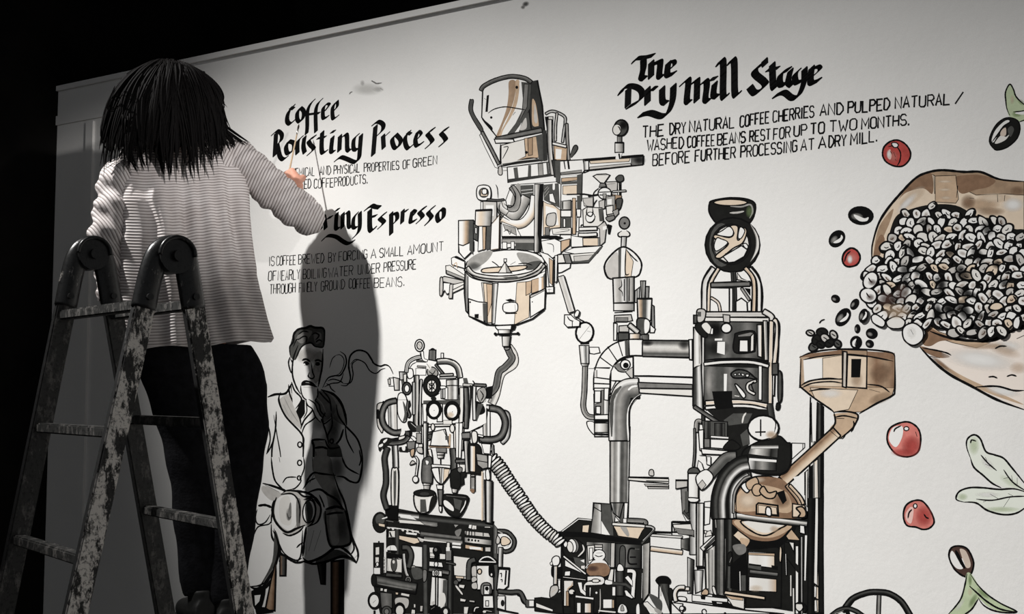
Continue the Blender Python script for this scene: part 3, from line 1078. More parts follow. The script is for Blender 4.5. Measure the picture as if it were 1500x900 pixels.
# ---------------------------------------------------------------- the man with the cup
art('painted_man', 'ink drawing of a seated man in a white coat sipping from a cup', '''
T 360 460 3.913
# coat
F w 130,470 250,420 300,420 440,430 540,470 575,620 640,720 670,830 660,905 640,1040 660,1130 540,1135 100,1110 115,800 140,600
C l 190,500 260,460 300,540 320,660 300,650 230,590
C m 410,440 520,470 570,590 565,640 500,600 470,560 430,480
C g 420,445 490,470 520,540 480,600 440,620 410,560 395,500
U D .8 505,640 50 120
U D .6 480,740 60 110
U g .5 430,620 60 60
# shoulder and arm outlines
S 8 125,478 170,462 230,455 262,400
S 6 262,400 270,460 315,500
S 7 200,450 190,500 230,590 320,690 330,760 325,905 
S 5 320,690 340,640 380,610 415,580
S 6 245,405 255,470 300,560 320,650
S 5 130,640 140,720 120,800
S 6 175,560 170,660 150,780 152,900
S 4 160,580 180,700 200,820 195,905
S 6 118,805 145,760 160,720
S 9 430,435 500,460 545,510 570,580 578,640
S 6 520,520 530,580 570,640 640,720 668,820 665,905
S 5 570,640 580,720 620,800
S 5 555,820 600,880 640,905
S 5 490,570 495,640 470,700 480,760
S 5 650,780 660,840 640,890
S 7 560,660 540,720 505,760
# lapel tie collar
F w 262,400 350,470 320,500 290,560 270,520
S 6 262,390 280,440 320,490 285,545
F k 320,490 345,495 340,570 310,612 288,560
C w 340,495 350,540 340,560
F w 350,500 385,545 330,620
S 6 350,500 385,545 335,610 315,660
S 4 345,505 350,560 330,600
X m 3 220,480 260,560 300,620
X m 3 215,520 250,590
# face
C w 262,240 300,180 370,175 440,200 438,330 400,420 340,470 300,440 270,350
U l .9 350,240 70 50
U m .6 410,250 35 60
C m 395,235 435,220 440,330 400,400 385,330 395,280
U l .8 400,350 35 60
# hair
C D 270,240 255,180 285,100 330,78 400,72 450,90 448,190 400,190 370,172 320,190 300,240 282,262 262,255
C g 290,140 330,95 380,100 360,140 320,170
C g 390,110 430,110 430,160 400,170
C D 250,200 275,170 300,220 285,265 258,250
S 8 255,240 252,190 272,160 275,120 300,90 345,80 370,70 400,80 440,82 452,110 445,190
S 5 445,190 400,188 370,165 325,185 300,225 285,262
S 5 300,120 330,100 360,105
S 5 300,150 330,130 350,135 345,165
S 5 380,120 400,110 420,125 400,150
S 5 400,165 420,150 440,160
S 4 272,190 290,150 310,145
S 5 255,245 245,280 255,325 268,345
S 4 255,255 270,290 262,320
S 6 300,180 272,260 268,350 290,420 315,462
S 6 443,200 438,300 425,370 415,420
# features
S 7 322,268 345,260 370,275
S 6 330,285 345,275 365,290
E k 0 350,286 11 9
S 4 335,296 360,298
S 7 395,270 415,265 435,275
E k 0 412,288 14 10
S 5 400,278 425,278
S 5 375,280 382,330 392,360 378,372 358,358 365,335
S 4 355,355 358,365
S 7 318,405 335,388 365,390 400,412
X k 5 350,392 375,392
S 8 318,405 340,400 400,410
# cup
C w 316,412 400,412 412,430 405,480 375,505 330,490 318,450
S 6 316,410 360,405 410,420
S 5 315,412 318,450 335,485 375,505
S 5 412,425 412,470 395,500
X m 4 330,420 400,425
# hand
C w 350,490 375,500 400,520 420,580 440,600 420,610 385,560 355,520
S 5 345,495 355,525 380,545 400,590 430,625
S 5 360,490 395,515 415,560 440,600
S 5 395,495 420,520 430,560 460,590
S 5 420,445 450,480 490,520
S 5 440,440 480,490 490,560
S 5 430,600 450,630 490,600
S 6 440,620 460,680 470,720
S 5 460,560 440,600 445,625
X m 4 405,480 440,520 460,570
# steam
S 5 440,425 470,370 510,355 545,350 575,290 570,240 540,215
S 4 450,420 490,400 540,390 560,340
S 3 510,240 540,235 562,260 560,300 540,340 510,355
S 3 480,310 495,260 515,240
S 6 545,410 580,410 600,370 590,300 600,240 640,210 690,220 720,260 735,285 770,300 800,292 825,305 845,345
S 4 600,290 630,262 680,280 710,325 745,342 775,320 800,312
S 4 560,400 600,395 615,350 610,290 640,265
S 4 470,385 500,375 540,385 560,400
S 4 460,400 480,410 490,430 515,450
# breast pocket and buttons
C m 385,740 440,735 470,760 470,905 400,905
C D 470,760 540,760 555,905 480,905
S 8 385,905 390,770 385,725 455,722
S 8 390,770 440,765 470,775
S 6 455,722 480,770 540,765
S 5 402,790 405,900
E w 5 310,750 12 15
E w 5 312,853 12 15
E - 5 492,730 10 12
# lower half
T 350 670 3.913
F w 130,0 640,0 700,60 680,150 600,260 640,430 680,560 640,600 590,570 500,600 430,610 370,605 240,560 230,520 120,770 60,730 80,470 110,260 135,150
S 6 185,0 192,70 210,140 265,195
S 5 370,0 375,60 350,130
E w 5 348,33 12 15
E w 5 345,120 10 12
S 5 250,150 275,118 330,115
S 5 345,115 355,140 320,180 270,190
S 4 230,0 235,30
C m 430,0 520,0 540,90 560,180 590,290 520,300 500,220 430,100
U D .8 560,250 45 90
U D .7 560,60 60 100
S 6 420,0 425,80
S 6 590,0 620,60 690,100
S 7 705,0 705,60 685,140 640,140 600,115 560,110
S 7 540,90 570,180 605,260 630,370 645,450 678,530 682,575 672,608
S 7 375,170 400,120 430,90 470,95 555,105
S 5 365,185 400,140 440,120
S 5 405,150 430,100
# knees and draped apron
S 9 135,150 190,165 265,195 240,220 205,250 190,300 185,380
S 6 110,275 180,280 
S 9 110,280 150,275 190,290
C l 140,165 220,195 240,215 190,250 135,200
X g 5 150,160 230,200
C w 105,300 150,285 185,310 170,370 130,388 100,370
S 5 105,300 95,350 110,385 150,375 180,330
S 5 85,450 110,400 170,385 190,360
S 7 185,385 190,460 225,510 240,560 230,600
C D 205,420 235,520 200,640 120,740 190,600
S 8 195,420 225,490 225,560 190,660 130,730 70,742
S 8 60,740 100,755 150,730 215,610
X g 5 195,640 140,720
S 9 70,770 110,765 160,740 200,680
# toy-like boot and ball on the lap
C l 275,195 330,190 400,235 440,240 470,310 440,370 370,400 320,440 250,430 200,340 210,250
C w 220,240 300,215 330,260 330,380 280,420 210,350
C W 235,250 290,230 300,380 240,370
C g 290,270 300,270 298,350 278,355
U m .8 285,330 18 40
X D 4 275,320 285,350 300,340
C g 330,250 355,255 350,400 330,390
C l 360,260 380,260 370,390 355,395
E w 5 402,312 36 66 6
C D 378,290 400,250 425,300 415,360 390,375
S 7 265,195 330,195 370,225 440,235 470,300 450,370 390,400
S 8 275,190 370,200 420,220 460,260
S 9 215,230 195,300 210,370 270,430 330,410 380,390
S 6 240,215 300,210 335,240 350,300 345,380
S 6 370,245 420,240 440,300 425,370 400,395
S 5 430,240 468,290 460,350
S 6 250,435 290,450 340,430 370,400
# skirt of the coat and right pocket
S 8 390,205 460,185 510,215 560,245 600,300
S 5 460,215 480,260 490,290
C g 490,310 600,300 640,480 620,510 530,520 500,420
C m 520,330 560,320 575,480 530,490
U D .6 590,400 40 90
S 9 495,300 560,285 605,300
S 8 495,310 500,400 520,500 560,515 640,490 625,370 605,300
S 7 500,330 550,320 600,320
X m 5 430,420 400,540
X m 5 470,420 430,540
X m 4 390,400 385,560
C D 480,560 560,530 640,570 670,605 600,580 520,590 440,605
S 8 385,400 375,480 365,570 
S 9 365,575 400,600 480,570 560,515 620,540 672,600
S 6 640,450 660,520 640,560
S 9 370,600 430,612 500,600 590,570 640,580 672,608
S 7 230,540 280,580 330,605 380,595
S 5 200,410 250,540 320,590 360,580
S 5 365,420 355,560 330,600
S 5 330,520 350,500 370,490
# stool
B bDk 5 235,560 270,570 268,680 235,680
B DKk 5 450,610 497,605 495,730 470,728
B KbKk 6 530,600 600,590 597,905 530,905
B bTbk 6 185,700 212,600 205,880 150,880
C k 70,775 150,740 130,860 90,870
O w 5 85,790 130,785 120,830 90,860
F k 90,860 150,860 200,890 100,905
''')
# ---------------------------------------------------------------- espresso machine, upper body
art('painted_espresso_machine', 'ink and wash painting of an ornate espresso machine with two round dials', '''
T 540 480 5
# left ring
Q l 5 60,580 75,555 100,550 110,560 105,760 80,750 62,700
Y k 10 68,600 68,670
B wDwlW 4 140,540 205,530 210,750 150,760
P kDgDk 7 40 205,535 130,560 98,640 115,720 180,770 250,765
# right ring
P kw 6 30 965,620 1020,640 1020,790 975,850
B wlDww 5 835,640 890,600 890,800 840,800
P kDgDk 7 46 880,590 960,610 1000,690 980,780 920,820 810,820
P gwk 6 34 885,585 850,590 850,640 820,710 730,745
P wwg 5 22 845,570 848,650 805,715 730,740
# body block
F w 230,330 290,230 400,210 620,240 690,320 860,420 860,700 740,760 740,900 200,900 240,760
F D 230,325 280,320 290,440 245,450
F K 650,360 665,360 660,530 645,530
O w 4 150,370 185,370 185,430 150,430
B wlg 5 180,365 225,375 225,460 190,460
O l 4 140,380 160,378 160,420 145,415
B wgD 5 225,325 280,325 275,380 230,385
O W 4 255,345 278,340 275,400 258,400
Q w 5 280,310 320,305 325,360 290,372
E D 7 280,448 34 46
E w 5 280,448 18 28
# top hoop
P wgw 5 26 275,330 290,260 340,225 400,215
P wWgDg 6 40 500,250 590,250 650,290 670,370
S 4 300,300 320,270 350,255
J D 3 14 350,245 420,248
J m 3 12 355,285 420,290
O w 3 345,300 420,300 420,350 345,350
E w 6 373,132 34 44
E l 5 373,132 20 28
S 3 362,120 385,145
S 4 375,180 385,220 400,245
P ww 3 18 392,175 400,230 430,245
B gDg 5 445,165 492,165 490,245 440,235
S 6 445,170 468,155 492,170
O w 4 530,188 548,188 548,228 530,228
P Kg 5 18 490,270 550,345
S 5 500,235 560,225 620,245
# centre knot
Q m 5 430,310 470,290 505,320 500,355 440,355
X k 4 440,320 470,340 490,310
C W 430,270 460,280 450,310 430,300
X k 5 425,265 450,300
# porthole
E K 7 463,425 62 76
E W 6 462,430 36 46
L 5 440,410 485,455
L 5 485,400 445,460
L 5 462,385 462,475
E - 4 462,430 18 22
S 4 410,470 460,510 520,480
# pipes of the body
P wlDk 5 36 350,350 350,520 345,660 345,740
P kwk 5 16 385,380 378,560 380,900
P wD 5 20 330,400 330,640
B wlgwk 5 570,385 655,380 655,530 570,530
J DW 5 18 520,350 620,345
J wg 4 14 520,370 640,365
S 5 520,440 600,425 690,430
O w 4 530,430 580,440 580,530 530,520
Q w 4 525,430 560,430 565,445 530,450
P wk 4 20 550,450 550,520
F D 690,370 720,370 735,430 700,430
P kDgk 6 34 712,440 718,600 712,740
P wWl 5 30 680,440 680,560 675,700
J Wg 4 22 690,420 760,425
P gwk 5 24 775,420 772,540 775,680
F K 740,420 760,430 750,560 740,700
C k 790,540 840,570 850,620 800,640 785,600
C W 800,470 850,450 855,540 810,530
J Dg 5 20 770,420 860,425
Q m 4 800,460 850,440 862,500 830,550 800,520
X k 5 815,460 840,500 820,540
S 5 760,390 770,400 775,420
F D 800,560 840,560 790,690 785,640
# dials
F D 400,535 670,530 670,560 400,565
O w 4 395,560 425,560 425,690 400,690
O w 4 500,690 540,690 540,560 520,560
E k 0 478,602 60 72
E w 6 478,608 40 52
E k 0 480,608 3 3
E k 0 612,610 62 74
E w 6 612,614 42 52
U c .8 600,640 30 25
E k 0 614,618 3 3
E K 0 475,520 20 16
# left vase and scrolls
Q w 5 215,500 250,480 280,530 280,660 262,695 235,680 212,620
C D 250,540 275,590 275,670 250,690 262,630
P kg 4 18 290,540 285,590 300,640 290,660
S 5 300,530 305,570 290,600 310,640 300,660
S 5 215,530 290,530
Q K 5 290,690 330,700 360,750 320,760 295,730
X w 4 310,700 350,735
# frame under the dials
J W 5 18 395,720 700,712
O w 5 400,740 415,740 412,900 400,900
B wtW 5 620,715 700,690 690,900 625,900
O w 4 640,700 690,700 680,900 645,900
E W 5 470,730 14 26
E W 5 612,740 18 30
Q w 4 665,715 685,700 690,740 675,760
B mDK 4 425,770 465,760 465,820 430,830
E D 4 450,800 18 18
B wWw 5 470,765 560,745 590,870 450,875
X D 10 548,752 570,800
F D 560,795 590,795 588,825 562,825
Y t 7 595,780 592,870
Y T 6 440,870 600,880
F W 545,680 610,680 610,710 545,710
# left dark clamp
P kKk 6 42 90,880 110,845 190,835 260,820 290,780 290,760
C w 100,850 115,830 130,840 118,870
C w 80,870 90,850 105,880 90,890
O W 5 220,800 270,790 260,830 215,835
O D 5 270,760 300,765 300,810 270,800
O g 5 285,850 340,850 340,905 285,905
Q w 4 290,820 320,795 350,820 340,845 300,850
Y k 4 300,800 340,840
F D 345,720 380,715 380,760 350,765
O m 4 350,775 385,775 385,850 350,845
# right lower
B gD 5 680,770 740,765 740,820 680,820
Q W 5 755,770 790,765 795,830 765,850
J w 4 16 800,790 840,800
O w 5 845,850 900,850 905,905 850,905
E D 6 770,880 42 30
T 540 620 5.627
# supply tubes on the left
P kDk 5 44 155,200 130,290 140,400 140,500 120,600 150,710
P kwDk 5 46 215,180 220,290 222,370
Q W 7 188,400 215,372 245,400 240,680 215,690 188,660
C D 205,410 215,400 228,410 222,660 208,665
F k 185,680 245,680 240,800 160,790
P kDg 6 36 105,150 200,165 290,150 330,110
C K 80,200 100,135 160,120 200,140 160,180 110,210 90,235
C w 120,150 150,130 150,145 128,165
C w 85,185 115,170 115,190 90,200
X w 4 232,240 236,370
O g 5 315,155 385,150 380,215 345,220 320,215
F K 250,200 320,190 320,240 250,235
C w 275,190 300,185 300,225 280,225
Q t 5 345,225 378,215 370,270 350,275
Q l 5 340,340 360,310 385,330 350,345
P ww 5 16 385,275 405,310 398,380 390,440
E w 6 386,465 24 28
Q l 5 398,205 440,200 445,250 405,240
O W 4 410,175 445,172 445,200 410,200
# left group head
B lwDk 5 450,0 490,0 480,300 455,300
P wwt 5 26 500,215 512,280 515,350
Q D 6 440,340 460,290 520,290 525,480 500,500 440,490
B DgD 0 445,350 520,350 515,490 440,485
C w 470,310 495,320 480,345
B wlD 5 450,495 512,500 505,520 450,515
B Wg 4 455,515 505,515 500,550 455,545
# centre filter
F g 555,205 640,205 640,245 560,240
B wlD 4 562,245 625,245 615,290 570,290
Y k 6 562,265 625,265
Y k 5 592,290 592,340
S 6 490,185 580,190 670,190
O w 5 515,340 675,350 672,378 520,368
Q w 7 528,370 672,378 665,430 620,490 600,505 560,480 530,420
F c 620,378 668,380 655,440 615,490
B Wm 3 575,370 605,370 600,500 590,500
Y k 4 582,370 590,495
Y k 4 605,372 600,495
O w 5 558,510 612,512 608,550 565,545
B kgD 6 568,550 612,550 605,680 580,680
Q w 5 580,690 602,690 600,730 585,730
# right group head
P gDk 6 46 690,210 700,320 700,440 705,530
Q K 6 680,400 740,380 760,480 740,545 690,545 675,500
B wlD 5 685,540 735,545 725,580 690,575
O w 4 715,0 775,0 760,290 720,285
Y k 5 745,0 740,290
J Dg 6 26 715,315 815,310
O W 5 745,340 800,340 795,400 770,410
Q g 5 735,370 770,370 765,410 735,400
O K 5 760,405 805,410 800,440 780,450 785,500 760,515
F g 765,85 835,80 835,125 770,125
B wlDk 6 785,145 830,145 830,410 800,410
# lever box
Q K 7 820,190 860,175 920,200 930,400 890,420 830,400
B kwct 5 835,185 880,190 880,405 835,400
B gm 5 840,425 875,425 875,560 840,560
Y k 8 845,445 872,445
C b 840,545 872,550 865,575 845,570
X w 4 850,530 870,530
# hose socket
O m 7 885,250 980,265 985,370 940,380 895,345
Y k 5 890,310 980,325
O w 5 985,265 1015,268 1005,370 985,370
P wk 5 14 1020,175 1025,260
O w 4 930,170 1005,175 1000,255 950,250
S 6 905,130 960,175
# cups
Q W 8 375,590 420,555 500,555 550,590 545,660 490,735 420,740 380,680
E K 7 460,578 88 28
E d 0 460,585 40 14
F D 425,630 470,630 480,735 425,738
B wW 0 390,625 420,630 420,690 395,680
C w 488,630 512,630 495,715 480,720
C K 515,620 550,600 540,680 495,730
Q K 8 618,595 700,590 815,605 805,680 750,770 680,760 635,720 615,660
C w 620,640 650,645 695,690 700,725 670,715 625,680
X w 5 800,640 790,680 755,740
X g 5 640,600 800,615
F D 700,620 770,640 750,720 710,700
# right leg tube
J c 0 12 935,400 935,805
J wDk 5 34 985,380 985,470
B kKwmDk 7 955,470 1020,480 1015,830 960,820
Q w 5 965,395 990,385 1000,460 970,465
''')
def corrugated():
    a = Art('painted_hose', 'white corrugated painted hose from the espresso machine to the black hopper', base=.0013)
    path = crom([(719, 673, 0), (730, 684, 0), (745, 707, 0), (762, 731, 0), (780, 757, 0), (800, 778, 0), (814, 789, 0), (822, 797, 0)], 8)
    n = 34; L = [0]
    for p, q in zip(path, path[1:]): L.append(L[-1] + (q - p).length)
    def P(s):
        for i in range(len(path) - 1):
            if L[i + 1] >= s: return path[i].lerp(path[i + 1], (s - L[i]) / max(1e-6, L[i + 1] - L[i])), (path[i + 1] - path[i]).normalized()
        return path[-1], (path[-1] - path[-2]).normalized()
    for k in range(n):
        p, d = P(L[-1] * (k + .5) / n); ang = math.degrees(math.atan2(d.y, d.x)) + a.rng.uniform(-8, 8)
        r = 11.5 - 2.5 * (k / n)
        a.ell(a.rng.choice('wwwWl'), 1.25, p.x, p.y, 2.9, r, ang)
        x, y = p.x + d.y * r * .55, p.y - d.x * r * .55
        a.blob('g', .45, p.x - d.y * r * .6, p.y + d.x * r * .6, 2.2, 3.5, ang)
    a.done()
corrugated()
# ---------------------------------------------------------------- espresso machine, table and works below
art('painted_machine_base', 'ink painting of the dark tangle of boilers, valves and gauges under the espresso machine', '''
T 530 740 5.623
F K 190,40 300,30 560,80 830,115 1090,150 1110,400 1110,900 150,900 90,650 110,560 200,560 200,180
F w 405,340 495,350 495,510 400,500
F W 755,420 920,440 900,480 870,520 860,600 760,580
# round end of the tube
E K 6 150,145 60 84
E D 0 150,120 38 45
F c 135,150 190,160 190,185 140,175
X w 6 165,115 200,105 230,90
X g 8 200,130 260,140
F k 180,0 300,0 300,130 215,120
X m 6 230,60 230,100
# long horizontal tubes
J kKgwDk 0 60 300,80 470,98 
J kDgmKk 0 56 300,125 620,165
J kKDk 0 60 470,100 1090,165
F w 305,75 400,85 450,125 320,105
F W 300,120 480,135 520,165 310,150
C g 590,160 620,162 615,178 560,172
X w 5 205,185 300,195 420,212 480,235
Y w 8 212,188 232,192
Y w 8 250,192 262,206
Y w 8 290,197 300,210
Y W 9 330,202 345,215
Y W 9 372,200 378,222
Y W 8 410,208 428,225
Y W 7 440,215 470,222
J KgDK 3 44 480,240 820,280
J KDmgK 3 40 510,275 830,310
O W 4 205,215 290,210 290,270 215,270
Y k 10 215,215 215,265
Y k 7 230,225 245,265
F w 365,225 455,235 450,250 365,240
O c 5 305,250 460,275 480,310 430,325 305,285
F l 465,275 520,290 500,310 475,300
X W 7 460,270 520,290 700,310
Y w 10 745,318 815,325
Y w 10 745,345 815,352
O W 4 700,310 725,310 725,385 695,380
# keypad on the right
F w 885,165 905,165 900,195 880,190
Y W 9 920,170 915,200
Y W 9 935,172 935,200
F m 755,160 800,165 770,190
F W 1010,178 1060,178 1060,190 1010,188
C g 770,215 820,200 800,260 775,250
O l 4 845,212 1045,232 1060,268 850,250
Y k 6 860,215 858,250
Y k 6 885,217 883,250
Y k 5 905,217 905,252
Y k 4 930,220 930,254
Y k 5 1000,225 1000,258
B gWlD 4 845,265 1070,290 1070,335 845,310
E k 0 880,288 10 12
E k 0 908,291 8 10
E k 0 935,294 8 10
E k 0 960,297 8 8
O t 5 850,325 1000,350 1000,385 850,360
F w 885,345 980,350 985,370 890,365
O l 4 1015,348 1062,348 1062,388 1015,385
B kDgK 4 1080,150 1120,200 1110,460 1080,440
# right handle
P kDDk 7 30 1120,215 1200,225 1255,290 1240,360 1190,385 1150,375
F w 1145,235 1200,260 1225,310 1200,345 1145,330
Q c 5 1150,270 1190,265 1225,300 1200,330 1150,330
X l 9 1120,215 1160,235
Q l 5 1115,255 1140,285 1130,320 1105,315
P kgwk 5 38 1145,350 1142,430 1140,520
# vertical posts
J kDk 0 36 290,200 290,580
J kDDk 0 40 520,330 525,900
J kKDk 0 44 735,380 730,900
J kDDk 0 38 1100,400 1110,900
# left remote box and lantern
O K 5 98,315 178,315 175,570 98,570
O W 3 112,350 145,345 145,410 112,415
O W 3 110,430 142,430 140,510 112,515
E w 4 128,490 12 18
Y K 7 140,298 140,315
Y m 5 185,430 185,560
Y W 4 180,440 192,440
Y W 4 180,470 192,470
Y W 4 180,500 192,500
Y W 4 180,530 192,530
F w 100,520 150,520 150,570 100,570
X k 6 255,260 258,330
C w 200,385 210,350 240,335 275,340 285,385
Y k 9 210,380 290,385
S 5 235,340 235,375
F W 205,440 330,450 330,560 205,545
E D 4 265,490 24 60
E W 0 262,470 10 14
X D 6 210,440 215,540
F k 215,400 330,410 330,440 210,435
X l 7 300,440 330,450
O D 5 200,560 330,575 330,600 195,590
F W 200,605 350,630 370,660 200,630
# elbow pipe
P kDDk 6 44 330,350 380,355 405,410 395,480 380,520
P wg 4 24 345,400 350,470 365,560 395,610
E g 5 382,618 26 30
E D 4 382,618 12 14
E m 4 425,515 18 16
C D 410,520 490,530 500,600 430,610
Q g 4 505,540 535,545 530,620 505,630
# thick horizontal cylinder
P kDgDKk 6 90 95,620 200,640 330,670 450,690
E K 5 100,620 22 50
X g 7 130,650 300,680 420,700
Y W 12 155,697 172,699
Y W 12 185,703 205,706
F c 275,720 300,722 300,740 280,740
Y W 10 325,735 390,748
# gauges at the bottom left
E K 5 105,790 54 70
E w 4 102,792 40 54
S 5 90,810 115,785
Y k 14 100,870 100,900
Y W 5 92,870 92,900
B DgD 4 150,720 250,730 250,850 160,850
C l 280,770 380,775 370,850 290,840
E D 5 205,880 42 46
E g 4 205,880 20 24
E k 5 312,865 44 58
E W 4 312,872 34 44
O W 4 410,860 440,865 440,900 405,900
Y W 6 435,820 435,845
O l 4 480,830 505,830 500,880 478,880
# middle column
O W 4 555,350 600,350 600,440 560,440
F W 560,395 600,400 600,430 560,425
E k 5 618,380 32 38
E g 0 608,370 12 14
O W 4 640,400 690,405 690,450 640,450
Y k 12 615,410 615,490
O w 4 555,465 660,475 670,515 555,505
E w 5 612,490 16 22
J kDgK 5 36 550,530 720,560
O w 4 580,540 660,545 660,590 580,585
E w 5 615,562 20 24
E g 3 615,562 10 14
O g 5 690,370 740,370 740,460 690,460
F w 695,350 725,350 725,380 695,380
J DD 4 16 690,475 770,490
B wlwwlD 5 575,590 700,610 690,850 560,830
F w 580,600 605,600 600,790 575,800
Y k 7 608,590 608,835
Y k 7 628,595 625,835
F D 670,620 705,620 700,850 665,730
C k 560,850 600,820 640,850 650,900 555,900
X m 4 570,860 600,840
C W 640,740 680,730 690,800 650,850
E K 5 690,880 34 40
E W 3 690,880 20 26
# right cluster
E g 5 800,615 20 20
O c 4 770,585 840,590 840,610 775,605
O l 4 840,590 880,592 880,615 840,612
P kDDDk 5 40 935,450 890,470 880,540 880,620
Q l 4 905,515 945,510 950,600 910,600
C k 940,490 980,430 1050,420 1110,450 1110,490
S 0 0,0 1,1
X w 6 965,465 1000,435 1050,430 1100,465
Y w 6 965,468 1105,472
B wWwl 5 945,500 1080,500 1085,700 950,700
E c 6 970,550 18 22
Q k 4 1050,500 1080,495 1090,590 1050,580
E W 4 1068,575 10 14
Q l 4 905,600 935,590 950,620 910,640
Q l 4 905,650 945,640 950,690 910,690
Q g 6 985,660 1030,640 1065,665 1062,740 985,740
O w 6 1005,665 1055,665 1055,740 1005,740
E k 0 1030,690 16 18
X k 5 1010,665 1050,735
O w 4 1000,750 1080,750 1085,850 1000,850
O w 4 1020,790 1045,790 1045,835 1020,835
X W 8 770,660 800,700 830,740
F W 800,655 850,660 840,690 800,680
E D 4 775,640 20 22
F W 810,770 860,780 850,800 810,795
F l 885,785 930,790 930,805 885,800
F W 840,840 880,840 870,900 840,900
E k 6 950,880 40 46
X W 5 925,880 935,850 965,845
E W 3 1010,880 16 12
X W 5 1020,870 1070,880
# shield tank on the far right
O w 7 1130,515 1215,520 1205,670 1160,710 1110,700
F k 1130,510 1215,518 1215,540 1130,535
Y k 9 1190,540 1180,660
S 5 1135,570 1150,565 1150,600
S 5 1140,620 1155,615 1155,640
Y k 5 1175,630 1190,630
P kDDk 6 34 1120,710 1220,720 1300,720 1335,780 1370,830
O w 5 1115,750 1180,750 1180,870 1115,850
S 5 1130,760 1110,800
E K 4 1160,810 12 24
Y k 8 1110,860 1290,895
O w 5 1350,785 1420,785 1420,840 1355,840
F D 1350,785 1380,785 1380,840 1355,840
''')
